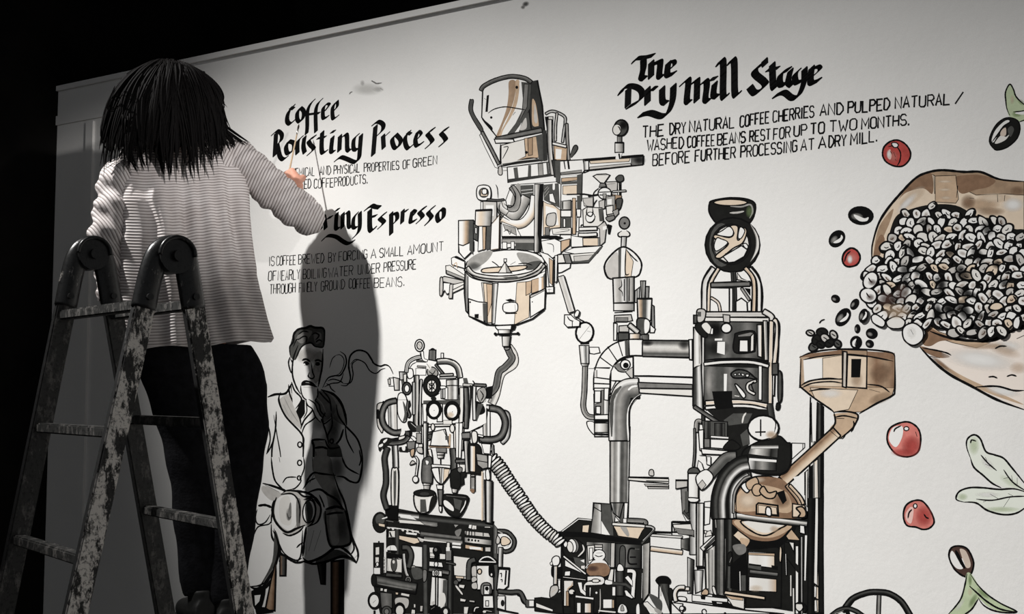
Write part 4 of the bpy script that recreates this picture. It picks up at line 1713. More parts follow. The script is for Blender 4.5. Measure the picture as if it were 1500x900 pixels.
# ---------------------------------------------------------------- roasting tower
art('painted_roaster', 'ink and wash painting of a tall roasting tower topped by a black ring and bowl', '''
T 990 280 5
# bowl
Q K 8 245,100 270,70 400,50 520,60 578,90 578,160 545,230 480,260 330,260 250,170
E c 7 400,84 125 24
X m 7 400,112 480,115 545,100 562,150 540,200
X l 8 395,160 450,158 500,148
U v .35 540,150 30 50
# ring
E K 8 415,395 200 200
E D 0 335,395 90 160
C m 545,240 600,330 605,430 545,520 580,440 585,340
C W 565,270 603,340 603,430 560,500 590,420 592,340
E K 4 405,390 145 150
E W 6 405,390 132 138
U g .6 310,400 40 100
Q c 7 290,475 385,385 285,350 290,320 390,340 425,310 400,255 455,260 450,350 470,350 500,270 520,300 490,380 420,420 330,490
Q w 5 300,345 330,350 380,380 300,440 280,400
Q w 5 340,290 390,260 420,290 415,325 380,335 300,318
Q w 5 470,265 505,290 480,345 455,340
O w 5 365,460 395,455 425,500 385,525
Q w 5 490,390 515,385 530,410 515,425
O w 6 345,480 480,400 525,430 500,480 430,520 385,525
# neck frame
P wl 7 40 275,560 225,640 208,720 208,890
P gcw 6 26 315,565 265,650 245,720 240,890
S 8 270,550 200,650 190,760 190,870
P cctW 7 30 505,560 570,660 570,890
P wW 7 30 545,560 605,660 610,890
S 8 535,545 600,620 632,720 632,880
P DkD 5 34 420,590 425,680 430,890
J DgD 7 36 255,690 545,680
O W 5 450,600 480,640 540,665 450,650
O w 5 255,710 390,712 390,885 250,885
P tw 5 20 255,780 310,820 325,885
O w 4 395,712 415,712 415,885 395,885
O w 6 440,885 440,810 480,785 520,815 525,885
P Dl 5 20 480,710 540,800
F k 500,710 545,715 545,770
O w 4 525,820 550,800 550,880 528,880
T 990 440 5
# outer tank
B wlwwmlW 7 130,200 190,200 205,830 125,775
O K 5 180,150 690,140 690,760 200,760
B kDDgDDgDKk 0 205,150 680,150 680,440 205,450
U k .9 280,220 90 80
U K .8 300,350 100 70
U g .5 560,380 80 60
J WlW 7 40 160,105 660,105
J W 6 32 210,140 690,145
Q l 6 155,75 200,65 220,90 205,150 160,160
F D 158,85 185,85 185,120 158,120
O D 6 130,110 155,110 155,170 130,170
P lWl 7 40 640,80 700,120 700,170
P WcW 7 34 700,150 695,400 690,760
P cW 6 30 715,140 745,190 728,400 720,470
S 7 710,130 750,170 748,460
B cWgw 5 640,150 668,150 675,440 650,440
P wl 5 18 200,270 198,520 195,830
J KD 6 22 200,830 200,900
# window panels
Q K 6 145,180 185,170 230,260 200,270 150,220
C W 190,190 225,165 260,210 240,245
O w 4 260,205 275,205 272,250 250,250
E w 7 370,205 38 36
O l 5 345,105 395,110 395,165 350,160
F w 285,282 340,280 340,296 285,296
F w 305,305 360,305 358,400 302,385
B Dwc 5 595,180 630,180 630,420 600,410
Q K 7 430,270 450,240 575,230 580,350 560,380 430,380
F g 455,255 545,235 570,240 545,265 455,270
O w 7 465,290 530,290 530,380 462,380
O W 6 548,265 572,240 572,370 545,380
# hoop band
S 8 205,440 350,430 560,430 680,455
P wW 6 26 205,470 350,455 550,455 680,485
F D 680,455 690,455 690,490
# drum
B DgDDgDDgDDK 0 205,485 680,500 680,750 210,745
U l .5 240,600 26 110
U g .6 480,600 90 80
B w 0 352,540 375,540 370,700 352,700
B ww 5 605,480 632,482 630,735 605,730
Q D 8 405,540 450,510 520,520 570,560 590,580 520,570 430,570
O w 4 425,540 440,535 445,550 430,555
O w 4 455,535 470,535 475,548 458,550
O w 4 480,535 500,540 500,556 482,553
O w 5 515,540 540,545 530,565 510,560
Q w 6 435,625 450,620 510,690 490,715
P W 6 22 590,590 530,615 530,660 580,690
Y W 4 430,700 465,705
S 6 575,595 555,620 575,680
B KDwD 6 130,500 185,470 200,830 125,770
Y W 6 140,480 180,470
P wcw 7 36 215,755 420,745 560,755 670,775
P wW 7 26 215,790 420,775 560,780 680,810
F k 265,668 412,665 412,740 440,860 330,860 285,780
F K 230,810 420,790 680,800 700,850 690,1000 330,900
F D 420,830 560,830 480,1000 350,880
O w 5 130,780 190,830 160,800
# right edge pods
O D 6 705,465 748,460 748,545 705,545
Q D 7 750,535 775,545 775,720 750,735
O w 6 708,550 725,550 720,700 708,700
P kD 0 40 690,760 705,860 720,960
Q K 6 740,755 762,765 755,800 735,800
T 990 590 5.296
P kDgk 6 30 140,30 260,110 400,200
X W 8 515,160 525,110 545,80
F K 400,180 560,160 560,500 470,480 400,300
F D 500,250 560,200 570,320 520,340
Q K 8 700,280 800,260 860,310 890,330 880,500 780,560 560,520 520,380
E w 9 678,198 120 98
U t .7 740,250 50 35
S 5 745,120 775,160 765,230
S 5 610,270 660,292 730,275
L 7 658,130 658,262
L 7 615,230 697,228
B DWmKD 4 580,340 795,335 790,430 560,400
B wDmDk 4 565,430 780,440 780,530 560,520
J DmwD 0 26 585,348 795,345
J ww 0 18 570,440 780,455
# left valves
P Dl 5 34 200,150 165,150 158,230
O D 5 200,140 400,150 400,270 225,275
B gDkD 4 225,145 265,145 265,280 225,280
B KDkD 4 300,160 380,160 380,265 300,260
J w 3 16 270,265 410,275
O w 4 270,285 410,290 400,360 270,350
O g 5 220,280 265,280 265,350 220,350
O w 6 175,215 215,210 215,380 185,370
O w 6 195,358 465,380 465,410 205,400
Q K 6 370,360 400,310 440,290 500,340 460,370
P Dgk 5 16 145,200 145,380 135,500
O w 4 235,420 270,420 270,490 240,480
O w 4 175,450 200,470 220,530 195,540 165,500
S 4 180,410 235,415 240,480
Q D 6 100,520 130,505 165,510 185,545 140,560 95,550
B wwl 7 95,550 175,550 175,760 95,760
Q w 6 90,740 175,745 165,772 110,772
P DgDD 6 80 255,570 320,500 390,430 470,420
Q w 6 155,580 235,520 290,585 200,680
F l 170,640 205,600 235,640 200,680
O l 5 0,600 90,600 90,655 0,670
F k 0,598 90,598 90,612 0,612
O g 5 40,670 90,660 95,800 50,860
F D 70,690 95,690 95,850 70,860
J kDk 0 24 60,850 100,900
# concentric arcs
P kKDKgwKkDKw 5 190 370,900 370,740 420,600 500,520 570,500
P kDwK 4 40 430,900 430,720 470,620 560,555
# copper drum face
C b 470,850 465,700 530,620 600,580 700,570 830,600 900,680 960,760 960,850 900,900
C t 475,840 475,720 560,640 680,640 860,700 890,850 700,840
U c .9 560,760 90 70
U b .8 820,760 80 70
U c .6 640,600 60 25
S 8 470,850 468,720 520,630 600,580 700,570 760,580
P kl 4 20 445,860 455,700 520,600 580,570
Q w 7 505,650 545,620 570,680 545,700
Q t 6 545,620 620,580 640,640 570,680
Q t 6 590,680 610,640 650,635 680,680 650,720 610,720
P wtb 6 34 860,640 940,740 970,800
P ct 6 26 880,640 960,730 990,790
F k 780,700 840,680 860,760 830,790
Q t 7 650,690 680,650 720,700 780,690 760,740 700,740
O t 8 625,795 640,780 790,800 795,880 625,865
F c 640,795 780,815 785,870 640,860
Q w 7 700,870 700,820 720,812 738,830 738,880
O c 6 905,785 1000,800 1010,890 905,890
Q t 8 935,820 980,810 1010,850 1000,890 950,890 965,860
''')
art('painted_roaster_base', 'ink painting of the black base and pillars of the roasting tower', '''
T 960 730 5.292
F K 440,0 600,0 620,130 700,330 1000,330 1060,250 1180,100 1180,900 440,780
# copper lower bowl
P kb 0 10 590,150 640,260
Q k 8 580,200 590,130 1060,160 1040,300 900,400 720,380 620,290
C b 610,165 640,240 720,310 850,335 970,310 1060,210 1060,190
C t 625,170 700,270 850,310 980,280 1040,200
Q c 8 670,175 760,265 860,290 960,240 995,200
C W 690,180 780,250 870,270 950,230 980,200
U t .5 920,240 40 30
O c 6 600,290 640,250 735,320 700,380
C t 660,310 730,325 700,380 665,350
O t 6 1010,295 1055,240 1125,330 1030,325
# cross bar
J kDWmDk 7 50 575,130 860,165 1180,200
X w 7 600,120 860,155 1120,185
# front panel
O K 6 720,400 940,380 980,400 975,850 700,850
B wWwc 5 720,415 925,425 925,545 720,520
F t 720,425 925,430 925,450 720,440
F D 720,505 820,520 820,560 720,540
Y k 8 725,515 820,525
J DgDk 4 30 730,570 950,595
F k 900,520 950,530 950,560 900,550
B wWWt 5 725,610 940,630 940,730 725,720
U c .5 780,700 60 30
# left frames
O w 4 205,0 280,0 280,180 240,180 210,120
B gDk 4 200,0 270,0 270,170 215,110
P wD 5 50 290,20 290,200 290,440
B wmDlwwD 6 320,40 375,40 370,530 318,530
O W 5 135,205 275,200 300,300 150,260
Y k 12 130,185 275,190
F g 140,230 300,250 300,290 180,280
O w 5 380,30 430,25 420,200 380,210
Y k 5 380,70 425,75
O W 4 380,250 400,255 398,275 380,275
O W 4 400,260 430,250 440,290 385,300
J WwWD 6 40 360,400 470,300
J kDk 0 20 380,390 470,300
B mDk 4 200,320 265,310 260,410 200,390
B kDWDKmK 5 380,420 560,300 540,760 390,740
Y W 7 400,430 405,700
Y g 5 440,400 440,690
B wDk 5 250,460 300,480 290,740 250,740
B kwD 5 300,560 370,560 360,720 310,740
Y k 12 320,545 380,540
J kKmDDKk 0 80 500,0 500,300 500,740
Y g 8 525,0 520,400 515,740
Y m 5 455,0 470,230
J KDKk 0 50 570,0 570,500 570,720
Y D 7 580,300 565,700
C g 600,370 690,360 700,420 640,440
U m .5 650,390 30 30
Q K 6 560,440 590,420 590,510 565,520
X m 6 575,500 590,460
F k 580,520 700,420 720,720 580,700
X w 9 655,570 658,720
F D 665,600 700,600 700,720 665,720
# slanted plate at the bottom
O c 6 540,720 850,765 850,790 530,745
O W 6 545,755 690,775 690,865 600,840
F t 540,755 680,775 680,795 590,785
Q t 5 360,730 385,705 410,720 405,750 360,750
Q W 5 440,690 460,690 475,750 450,740
O w 5 285,750 560,780 560,830 285,800
F k 350,760 390,765 385,790 355,785
O k 5 440,800 560,810 620,850 450,840
O w 4 470,805 520,810 520,822 475,820
P wWc 6 30 150,800 150,730 180,705 265,705
Q w 5 180,765 235,770 235,800 180,790
O w 7 120,790 700,870 1000,900 120,900
O w 6 120,800 200,890 120,900
Y k 7 125,805 200,890
E w 6 218,860 17 19
E W 3 222,866 8 9
E w 6 378,882 17 19
E w 0 385,888 8 9
E k 0 540,893 10 8
# right legs and rails
Q c 5 965,380 980,400 975,490 960,480
B wWw 5 1035,340 1075,345 1075,410 1050,420
O K 5 1000,340 1040,350 1140,560 1130,700 1090,560 1000,440
B Www 5 1085,370 1110,370 1110,900 1085,900
F K 1085,500 1145,560 1145,620 1085,560
P w 4 10 1010,430 1015,600
Y W 5 1050,600 1050,760
Y W 6 1070,700 1072,900
B kKw 3 1115,300 1140,300 1140,900 1120,900
O w 5 1120,210 1155,215 1160,280 1120,270
B w 0 1160,290 1176,290 1165,640 1155,640
Q W 6 1090,820 1130,810 1145,850 1120,880 1090,860
S 9 1090,820 1150,820 1170,860 1150,890
''')
art('painted_pillars', 'two tall black painted pillars with a white strip between them', '''
T 1150 440 3
B wWDkKkm 5 112,430 168,470 165,1380 100,1380
B wwg 4 0,0 0,0 0,0 0,0
T 990 590 5.296
F w 1050,0 1085,0 1090,280 1055,310
B kKDkk 4 1095,0 1138,20 1135,1640 1060,1640
B Wcw 4 1072,460 1100,440 1120,1640 1080,1640
O w 5 900,315 1000,318 1000,350 900,440
L 4 985,320 985,370
L 6 1050,0 1055,310
F w 910,580 1000,560 1020,800 970,700
L 5 1000,540 1000,720
B WW 5 1005,540 1025,520 1020,810 1005,790
Y W 5 1085,480 1088,760
F k 1040,500 1065,480 1065,1640 1040,1640
T 960 730 5.292
B kKkk 0 1180,0 1240,0 1235,900 1180,900
B Ww 4 1240,0 1265,0 1255,680 1228,660
B kKk 4 1262,0 1300,0 1305,900 1265,900
O w 4 1230,680 1250,690 1245,770 1230,770
B Ww 4 1232,790 1250,790 1255,880 1232,880
Y k 8 1225,660 1265,690
Y k 8 1225,770 1262,790
Y k 7 1220,890 1300,890
''')
art('painted_funnel', 'tan wash painting of a metal funnel with a slanted chute', '''
T 1150 440 3
P wctb 3 30 225,560 250,585 240,600
F w 115,430 140,440 140,620 115,620
C t 195,570 225,530 215,500 320,500 300,560 235,608
P cctbT 4.5 52 228,578 130,668 -10,795
P wcctb 4 46 -10,795 -45,830 -90,868
F t 65,375 480,385 470,420 330,492 215,492 130,430
F c 110,385 320,395 280,480 215,492 130,430
U T .8 420,430 60 25 -20
U w .7 200,410 60 25
B TccctTTbT 0 65,245 482,232 480,385 65,375
F w 80,262 165,255 165,350 85,360
F c 165,255 250,242 250,345 165,350
B tbTb 0 362,250 478,265 478,385 362,378
U b .7 420,320 50 50
F b 65,250 110,235 250,218 480,232 478,262 360,245 250,238 110,252
F T 250,218 360,222 360,245 250,240
S 5 62,252 110,232 190,218 300,215 400,220 470,232 482,250
S 4 80,262 150,248 250,238 
S 4 255,235 360,246 475,268
S 5 70,258 66,370 72,385 130,432 200,480 215,495
S 5 482,245 482,390 470,420 400,455 325,500
B tlc 4 255,225 272,228 268,385 252,380
O c 4 275,240 360,248 358,388 270,382
U T .5 315,350 30 40
O k 2 293,260 333,260 328,338 292,338
S 5 70,375 110,355 180,345 250,348
S 4 75,385 120,365 200,358 252,365
S 4 360,370 420,378 460,405
S 4 105,400 150,392 200,390
S 3 370,392 418,405
S 5 215,493 260,488 320,505 300,560 290,580
S 4 218,515 260,508 318,520
S 4 225,520 260,520
S 5 215,495 220,540 195,575
S 4 195,572 240,610
S 4 300,530 298,560 240,610
''')
# ---------------------------------------------------------------- sack with beans
def bean(a, x, y, rx, ry, rot, fill, dark=.0):
    r = R(rot); c, s = math.cos(r), math.sin(r); g = a.rng
    tp = lambda u, v: (x + u * rx * c - v * ry * s, y + u * rx * s + v * ry * c)
    def lump(k, j):
        return [tp(math.cos(q) * k * (1 + g.uniform(-j, j)), math.sin(q) * k * (1 + g.uniform(-j, j))) for q in [2 * math.pi * i / 8 for i in range(8)]]
    st = g.getstate(); o = lump(1.16, .13); g.setstate(st); i_ = lump(.84, .13)
    a.fill('k', o, True); a.fill(fill, i_, True)
    if dark: a.fill('k', [tp(*p) for p in ((-.85, .25), (-.3, .45), (.3, .4), (.8, .1), (.7, .75), (0, 1.0), (-.7, .75))], True)
    if dark and g.random() < .5: a.fill('K', [tp(*p) for p in ((.45, -.7), (.9, -.1), (.7, .4), (.5, .0))], True)
    if g.random() < .65: a.stroke(.9, [tp(-.35, -.15), tp(-.05, .1), tp(.3, -.05)], True)
    if g.random() < .4: a.blob('b', .35, x, y, rx * .6, ry * .5, rot)
SACK_L = 'tan and brown wash painting of an open sack, right of the funnel'
art('painted_sack', SACK_L, '''
T 1200 240 5
F c 385,740 390,600 430,450 490,340 570,240 700,110 800,65 900,45 1180,60 1300,110 1500,130 1500,850 500,850
F T 800,65 900,45 1180,60 1300,110 1500,130 1500,230 1350,220 1150,230 1000,160 850,90
C b 990,100 1160,80 1290,120 1240,170 1150,190 1050,220 1010,180
C b 700,110 790,68 830,90 830,220 760,180 640,210 580,260
U c .9 680,250 130 50 -40
U w .8 640,290 110 30 -45
C T 400,640 440,460 540,330 520,420 470,540 440,660 400,720
C b 400,700 410,600 450,520 480,560 440,680
F t 850,90 1000,85 1020,260 1000,290 850,280
U c .9 920,130 60 12
U c .9 920,190 55 12 
U c .8 930,250 50 15
U t .9 1180,300 150 50
U w .95 1420,300 90 60
U c .9 1280,250 130 40
U b .7 1090,280 60 60
U T .7 1260,350 110 35
U b .6 1450,200 60 40
S 11 385,700 388,600 430,450 490,345 580,235 700,110 790,65 900,47 1060,60 1180,60 1300,108 1400,125 1500,130
S 8 840,80 845,220
S 7 1015,160 1005,250
S 6 1305,225 1308,280
S 6 1360,230 1355,275
S 5 1100,250 1135,255
''')
art('painted_sack_lip', 'tan wash painting of the lower lip of the open sack', '''
T 1240 400 4.092
F e 350,420 330,330 480,290 560,350 700,395 860,405 1064,330 1064,820 900,750 700,650 560,540 440,440
F t 480,300 560,355 700,400 860,420 780,450 640,420 520,380 460,400
C b 455,420 480,330 560,360 640,400 560,410 500,440
C b 440,440 520,460 620,500 560,510 480,480
C t 540,530 700,620 850,690 1064,790 900,740 700,650
U w .95 800,520 240 70 8
U w .8 960,440 110 40 
U w .9 940,710 120 30 12
U t .6 600,580 120 24 35
U b .7 560,540 80 16 38
U t .45 940,460 120 40 20
U t .4 1030,570 60 40
U t .6 820,440 140 22
S 10 440,445 520,530 620,610 750,680 900,760 1064,820
S 6 455,450 540,465 600,480 628,495
S 5 500,500 560,510
S 7 770,685 900,680 1000,705 1064,705
S 6 890,455 920,440 960,440
S 6 1020,395 1064,375
S 6 850,625 880,622 905,632
S 6 960,622 990,612 1020,620
S 5 940,410 960,408
S 10 500,350 600,385 720,405 860,408 930,385 970,360 1064,320
''', base=.0003)
def inside(p, poly):
    r = False
    for i in range(len(poly)):
        a, b = poly[i], poly[i - 1]
        if (a[1] > p[1]) != (b[1] > p[1]) and p[0] < (b[0] - a[0]) * (p[1] - a[1]) / (b[1] - a[1]) + a[0]: r = not r
    return r
HEAP = [(1302, 345), (1312, 318), (1330, 308), (1362, 300), (1400, 301), (1430, 316), (1460, 322), (1484, 335), (1510, 350), (1510, 470), (1482, 484), (1455, 497), (1420, 496), (1392, 487), (1362, 478), (1348, 486), (1322, 478), (1290, 466), (1275, 452), (1268, 425), (1266, 402), (1282, 380), (1296, 375)]
a = Art('painted_beans', 'ink painting of a heap of coffee beans filling the sack', base=.0004, step=4e-6)
a.fill('K', HEAP, True)
rb = random.Random(5); row = 0; y = 302.0
while y < 496:
    x = 1262 + (row % 2) * 8.5
    while x < 1506:
        p = (x + rb.uniform(-3, 3), y + rb.uniform(-2.8, 2.8))
        if inside(p, HEAP):
            bean(a, p[0], p[1], rb.uniform(7.5, 12), rb.uniform(5.6, 8.2), rb.uniform(-80, 80), rb.choice('wwwwwwWWlc'), rb.random() < .7)
        x += 14.8
    y += 11.6; row += 1
for k in range(26): a.blob('k', .7, rb.uniform(1280, 1480), rb.uniform(325, 470), rb.uniform(8, 18), rb.uniform(6, 12), rb.uniform(0, 90))
a.run('''
T 1240 400 4.092
U n .7 240,160 60 50
U n .6 330,120 50 60
Q w 5 150,260 180,250 230,290 215,325 160,300
Q W 5 240,290 300,260 350,290 330,330 260,330
U t .5 300,230 90 50
Q w 6 340,330 400,300 455,340 455,400 400,435 345,400
U w .9 390,360 30 40
X k 4 385,340 400,370
''')
a.done()
for k, (x, y, rx, ry, rot, lab) in enumerate([
    (1261, 316, 19, 14, 5, 'large black painted coffee bean left of the sack'), (1226, 350, 14, 11, -50, 'black painted coffee bean left of the sack, above the small cherry'),
    (1275, 411, 15, 11, -60, 'painted coffee bean at the left edge of the heap, upper one'), (1272, 433, 14, 12, 20, 'painted coffee bean at the left edge of the heap, lower one'),
    (1252, 446, 9, 6, -60, 'small dark painted coffee bean falling left of the heap'), (1235, 465, 15, 10, -55, 'dark painted coffee bean falling above the funnel'),
    (1265, 463, 11, 7, -75, 'black painted coffee bean falling above the funnel, beside the heap'), (1224, 438, 7, 6, 30, 'tiny black painted coffee bean highest over the funnel'),
    (1256, 482, 7, 4.5, 90, 'tiny black painted coffee bean right over the funnel rim'), (1254, 502, 10, 9, 90, 'black painted coffee bean dropping into the funnel'),
    (1277, 489, 9, 8, 20, 'black painted coffee bean over the right of the funnel rim'), (1274, 504, 6.5, 6, 40, 'smallest black painted coffee bean touching the right of the rim'),
    (1345, 488, 12, 11, 40, 'pale painted coffee bean at the lip of the sack')]):
    a = Art('painted_bean', lab, base=.0040 if k in (2, 3, 6, 12) else .0002)
    a.ell('k', 0, x, y, rx, ry, rot); r = R(rot)
    if k in (2, 3, 12):
        a.ell('w', 0, x, y, rx * .8, ry * .8, rot); a.stroke(1.3, [(x - 3, y - 4), (x, y + 1), (x + 3, y + 3)], True)
        a.blob('n', .6, x + 3, y + 3, rx * .5, ry * .5)
    else:
        a.blob('m', .8, x - rx * .3, y + ry * .1, rx * .5, ry * .4, rot)
        if rx > 9.5: a.fill('w', [(x + u * rx * math.cos(r) - v * ry * math.sin(r), y + u * rx * math.sin(r) + v * ry * math.cos(r)) for u, v in ((-.55, -.05), (-.2, .05), (.3, .25), (.6, .1), (.5, .5), (0, .6), (-.4, .3))], True)
    a.done()
a = Art('painted_beans', 'little cluster of painted coffee beans piled over the left of the funnel', base=.0006)
for x, y, rx, ry, rot in ((1192, 508, 8, 6, -40), (1187, 488, 6, 4, 10), (1196, 498, 8, 6, -60), (1204, 487, 8, 6, 0), (1209, 496, 8, 6, 40), (1221, 491, 7, 5, 60), (1227, 504, 6, 5, 60), (1215, 503, 7, 5, -30), (1202, 505, 6, 5, 20)):
    a.ell(a.rng.choice('KDl'), 1.6, x, y, rx, ry, rot); a.stroke(1, [(x - 3, y - 2), (x, y), (x + 3, y + 2)], True)
a.stroke(1.2, [(1200, 474), (1203, 470), (1208, 468)], True)
a.done()
# ---------------------------------------------------------------- cherries
art('painted_cherry', 'dark red painted coffee cherry under the words dry mill', '''
T 1290 200 5
Q r 8 15,110 30,70 75,35 130,28 185,60 218,115 210,170 165,215 105,218 45,190 18,150
U q .8 90,150 40 50
C p 55,110 70,95 80,140 70,170 50,150
U w .9 60,130 18 35
S 6 55,75 110,70 145,120 140,180 120,215
Q w 5 80,50 110,45 130,62 118,80 95,78
X k 6 70,105 82,130
X k 5 95,115 108,150
X k 5 105,165 115,180
''')
art('painted_cherry', 'small red painted coffee cherry left of the sack', '''
T 1200 240 5
Q r 9 170,690 190,645 235,618 280,640 300,690 275,740 215,755 180,735
U q .9 240,690 50 50
U w .9 225,700 22 35
X K 7 185,720 200,670 230,640
''')
art('painted_cherry', 'large red and white painted coffee cherry below the sack', '''
T 1280 600 3
Q q 5 58,125 72,82 120,58 160,58 195,85 206,130 195,185 155,208 105,200 70,165
U r .8 165,160 45 50
U r .6 130,190 60 20
C w 66,120 85,80 125,75 125,120 100,165 75,150
E w 3 143,85 11 9
S 4 88,100 95,85 120,72
X K 5 183,98 190,120
''')
art('painted_cherry', 'red painted coffee cherry lowest of the loose ones', '''
T 1280 600 3
Q q 5 130,470 140,425 175,402 215,405 250,450 265,495 245,522 215,528 185,518 145,510
U r .8 220,470 40 50
C p 140,460 160,430 175,440 165,500 145,490
E w 3 182,425 8 10
S 4 150,480 155,455 168,440
S 4 220,460 230,475 242,480
''')
# ---------------------------------------------------------------- leaves, sprouts, wheel
art('painted_leaf', 'upper of two pale green painted leaves at the right edge', '''
T 1280 600 3
C z 408,165 412,130 440,112 468,130 490,180 560,210 600,250 660,340 700,370 600,350 520,320 450,270 425,220
U V .5 440,160 26 46
U V .3 600,320 60 20 30
U w .8 500,240 40 20 40
S 5 425,215 408,165 412,130 440,112 468,130 492,185 530,200 570,215 605,255 650,310 680,350
S 5 425,215 440,255 480,290 520,325 560,345
S 4 425,150 430,135 450,140
S 4 470,200 500,235 540,270
S 3 500,235 490,210
S 3 510,250 490,240
S 4 570,265 610,320 670,360
S 3 590,300 570,305
S 3 610,320 605,290
S 3 630,330 630,300
''')
art('painted_leaf', 'lower of two pale green painted leaves at the right edge', '''
T 1280 600 3
C z 362,390 380,360 430,345 500,348 560,350 620,358 680,375 700,410 640,450 570,462 500,445 450,412 390,408
U V .5 390,385 26 18
U V .5 560,440 90 14
U w .8 500,375 60 14
S 5 395,408 362,395 375,362 420,345 480,345 550,352 620,350 690,372
S 5 395,408 450,412 500,445 570,463 630,455 680,420
S 4 450,395 520,400 600,385 680,382
S 3 500,400 480,408
S 3 550,395 510,372
S 3 600,385 570,430
S 3 620,385 590,370
''')
art('painted_sprout', 'painted coffee bean with a green sprout at the bottom right', '''
T 1180 780 4.6875
Q n 8 985,165 1000,110 1050,95 1110,115 1150,190 1150,250 1125,300 1080,300 1020,250
C w 992,160 1010,130 1060,210 1080,250 1040,250 1005,210
C s 1060,115 1100,130 1130,200 1130,240 1100,240 1070,160
X w 10 1075,180 1095,235
X k 14 1030,125 1060,190 1095,250
C V 1105,285 1140,290 1210,390 1330,480 1450,545 1340,545 1250,510 1185,460 1130,545 1090,570 980,570 1060,470 1090,370
U v .7 1220,420 60 22 40
U v .7 1130,330 14 50
U v .6 1150,470 22 60 30
U c .4 1130,410 20 30
U w .5 1060,500 20 60 35
S 7 1108,285 1095,360 1070,450 1030,510 975,570
S 7 1130,285 1180,360 1250,430 1340,490 1450,547 1360,552 1280,535 1220,500 1185,450
S 8 1125,370 1180,420 1250,480 1340,530 1445,548
S 7 1185,460 1140,530 1085,570
''')
art('painted_sprout', 'painted coffee bean with a green leaf at the top right edge', '''
T 1380 110 7.5
C V 750,100 790,170 820,250 905,320 1000,380 1000,480 850,510 760,465 730,440 705,340 695,210
U v .7 820,430 60 40
U v .5 870,300 50 30 40
U c .5 770,270 26 60
C w 800,420 860,400 960,400 960,420 880,435
S 10 745,445 712,370 700,280 695,200 720,130 750,102 785,160 815,240 905,325 1000,360
S 8 780,405 850,400 920,390 1000,395
S 8 850,515 905,495 1000,470
Q K 9 520,730 540,640 600,540 690,475 780,475 840,515 855,600 820,700 720,790 610,825 560,800
C w 545,710 590,600 690,505 740,510 640,610 570,735
C W 580,745 650,660 700,680 740,650 700,710 620,750
C s 640,640 660,600 700,580 700,660 650,670
S 9 550,735 620,640 680,560 760,510
C D 720,600 760,560 790,600 750,680
''')
art('painted_wheel', 'top of a black painted spoked wheel at the bottom edge', '''
T 1180 780 4.6875
P kDKk 7 34 255,545 320,460 420,418 500,412 580,425 660,480 720,575
P Dmk 5 26 505,430 500,580
S 4 300,520 360,450 440,435
P kDk 6 26 175,575 230,535 290,525 350,545 400,580
X l 5 200,560 260,540
X k 5 380,575 370,545
F k 270,530 300,530 310,580 280,580
''')
# scuff mark on the bare wall and the dark smear by the upper edge
art('wall_scuff', 'faint dark scuffs on the bare wall near its top', '''
T 480 100 10.71
U m .30 620,330 260 110
U g .25 800,330 90 50
U g .3 545,230 40 50
X g 14 690,200 730,220 770,240 850,230
X g 10 340,410 360,380 390,370
X g 10 820,310 870,345
U D .6 695,200 14 14
T 690 0 3.75
U D .8 300,22 22 16 -20
U D .6 285,40 14 12
''')
# ---------------------------------------------------------------- the painter
PD = 3.80; TD = PD + .05                                            # how far away she stands
FW = Vector((-.52, .855, 0)).normalized(); RT = Vector((FW.y, -FW.x, 0)); UP = Vector((0, 0, 1))
def ribbed_cloth():
    m, nt, b = new_mat('ribbed_cotton', .85, .1)
    a = nd(nt, 'ShaderNodeAttribute', attribute_name='run')
    mu = nd(nt, 'ShaderNodeMath', operation='MULTIPLY'); mu.inputs[1].default_value = 2 * math.pi / .0098
    si = nd(nt, 'ShaderNodeMath', operation='SINE')
    nt.links.new(a.outputs['Fac'], mu.inputs[0]); nt.links.new(mu.outputs[0], si.inputs[0])
    mr = nd(nt, 'ShaderNodeMapRange'); mr.inputs['From Min'].default_value = -1; nt.links.new(si.outputs[0], mr.inputs['Value'])
    r = ramp(nt, mr.outputs[0], [(.08, (.27, .24, .23)), (.40, (.66, .62, .61))])
    n = noise(nt, 14, 4); r2 = ramp(nt, n.outputs['Fac'], [(.35, (.85, .83, .82)), (.65, (1, 1, 1))])
    mx = nd(nt, 'ShaderNodeMix', data_type='RGBA', blend_type='MULTIPLY'); mx.inputs[0].default_value = 1
    nt.links.new(r.outputs[0], mx.inputs[6]); nt.links.new(r2.outputs[0], mx.inputs[7]); nt.links.new(mx.outputs[2], b.inputs['Base Color'])
    bump(nt, b, si.outputs[0], .35, .004)
    return m
M_SHIRT = ribbed_cloth()
M_TROUSER = speckled('black_denim', (.006, .006, .007), (.012, .012, .014), 40, .9, .08, .3)
M_SKIN = speckled('skin', (.50, .24, .17), (.60, .31, .22), 20, .55, .3, .1, bscale=300)
M_HAIR, nt_, b_ = new_mat('black_hair', .6, .05)
b_.inputs['Base Color'].default_value = (.0035, .003, .003, 1)
M_SHOE = speckled('black_shoe', (.008, .008, .008), (.015, .015, .014), 20, .6, .3)
M_EYE, nt_, b_ = new_mat('eye', .2, .5); b_.inputs['Base Color'].default_value = (.6, .58, .55, 1)
M_LIP, nt_, b_ = new_mat('lip', .5, .4); b_.inputs['Base Color'].default_value = (.35, .12, .10, 1)

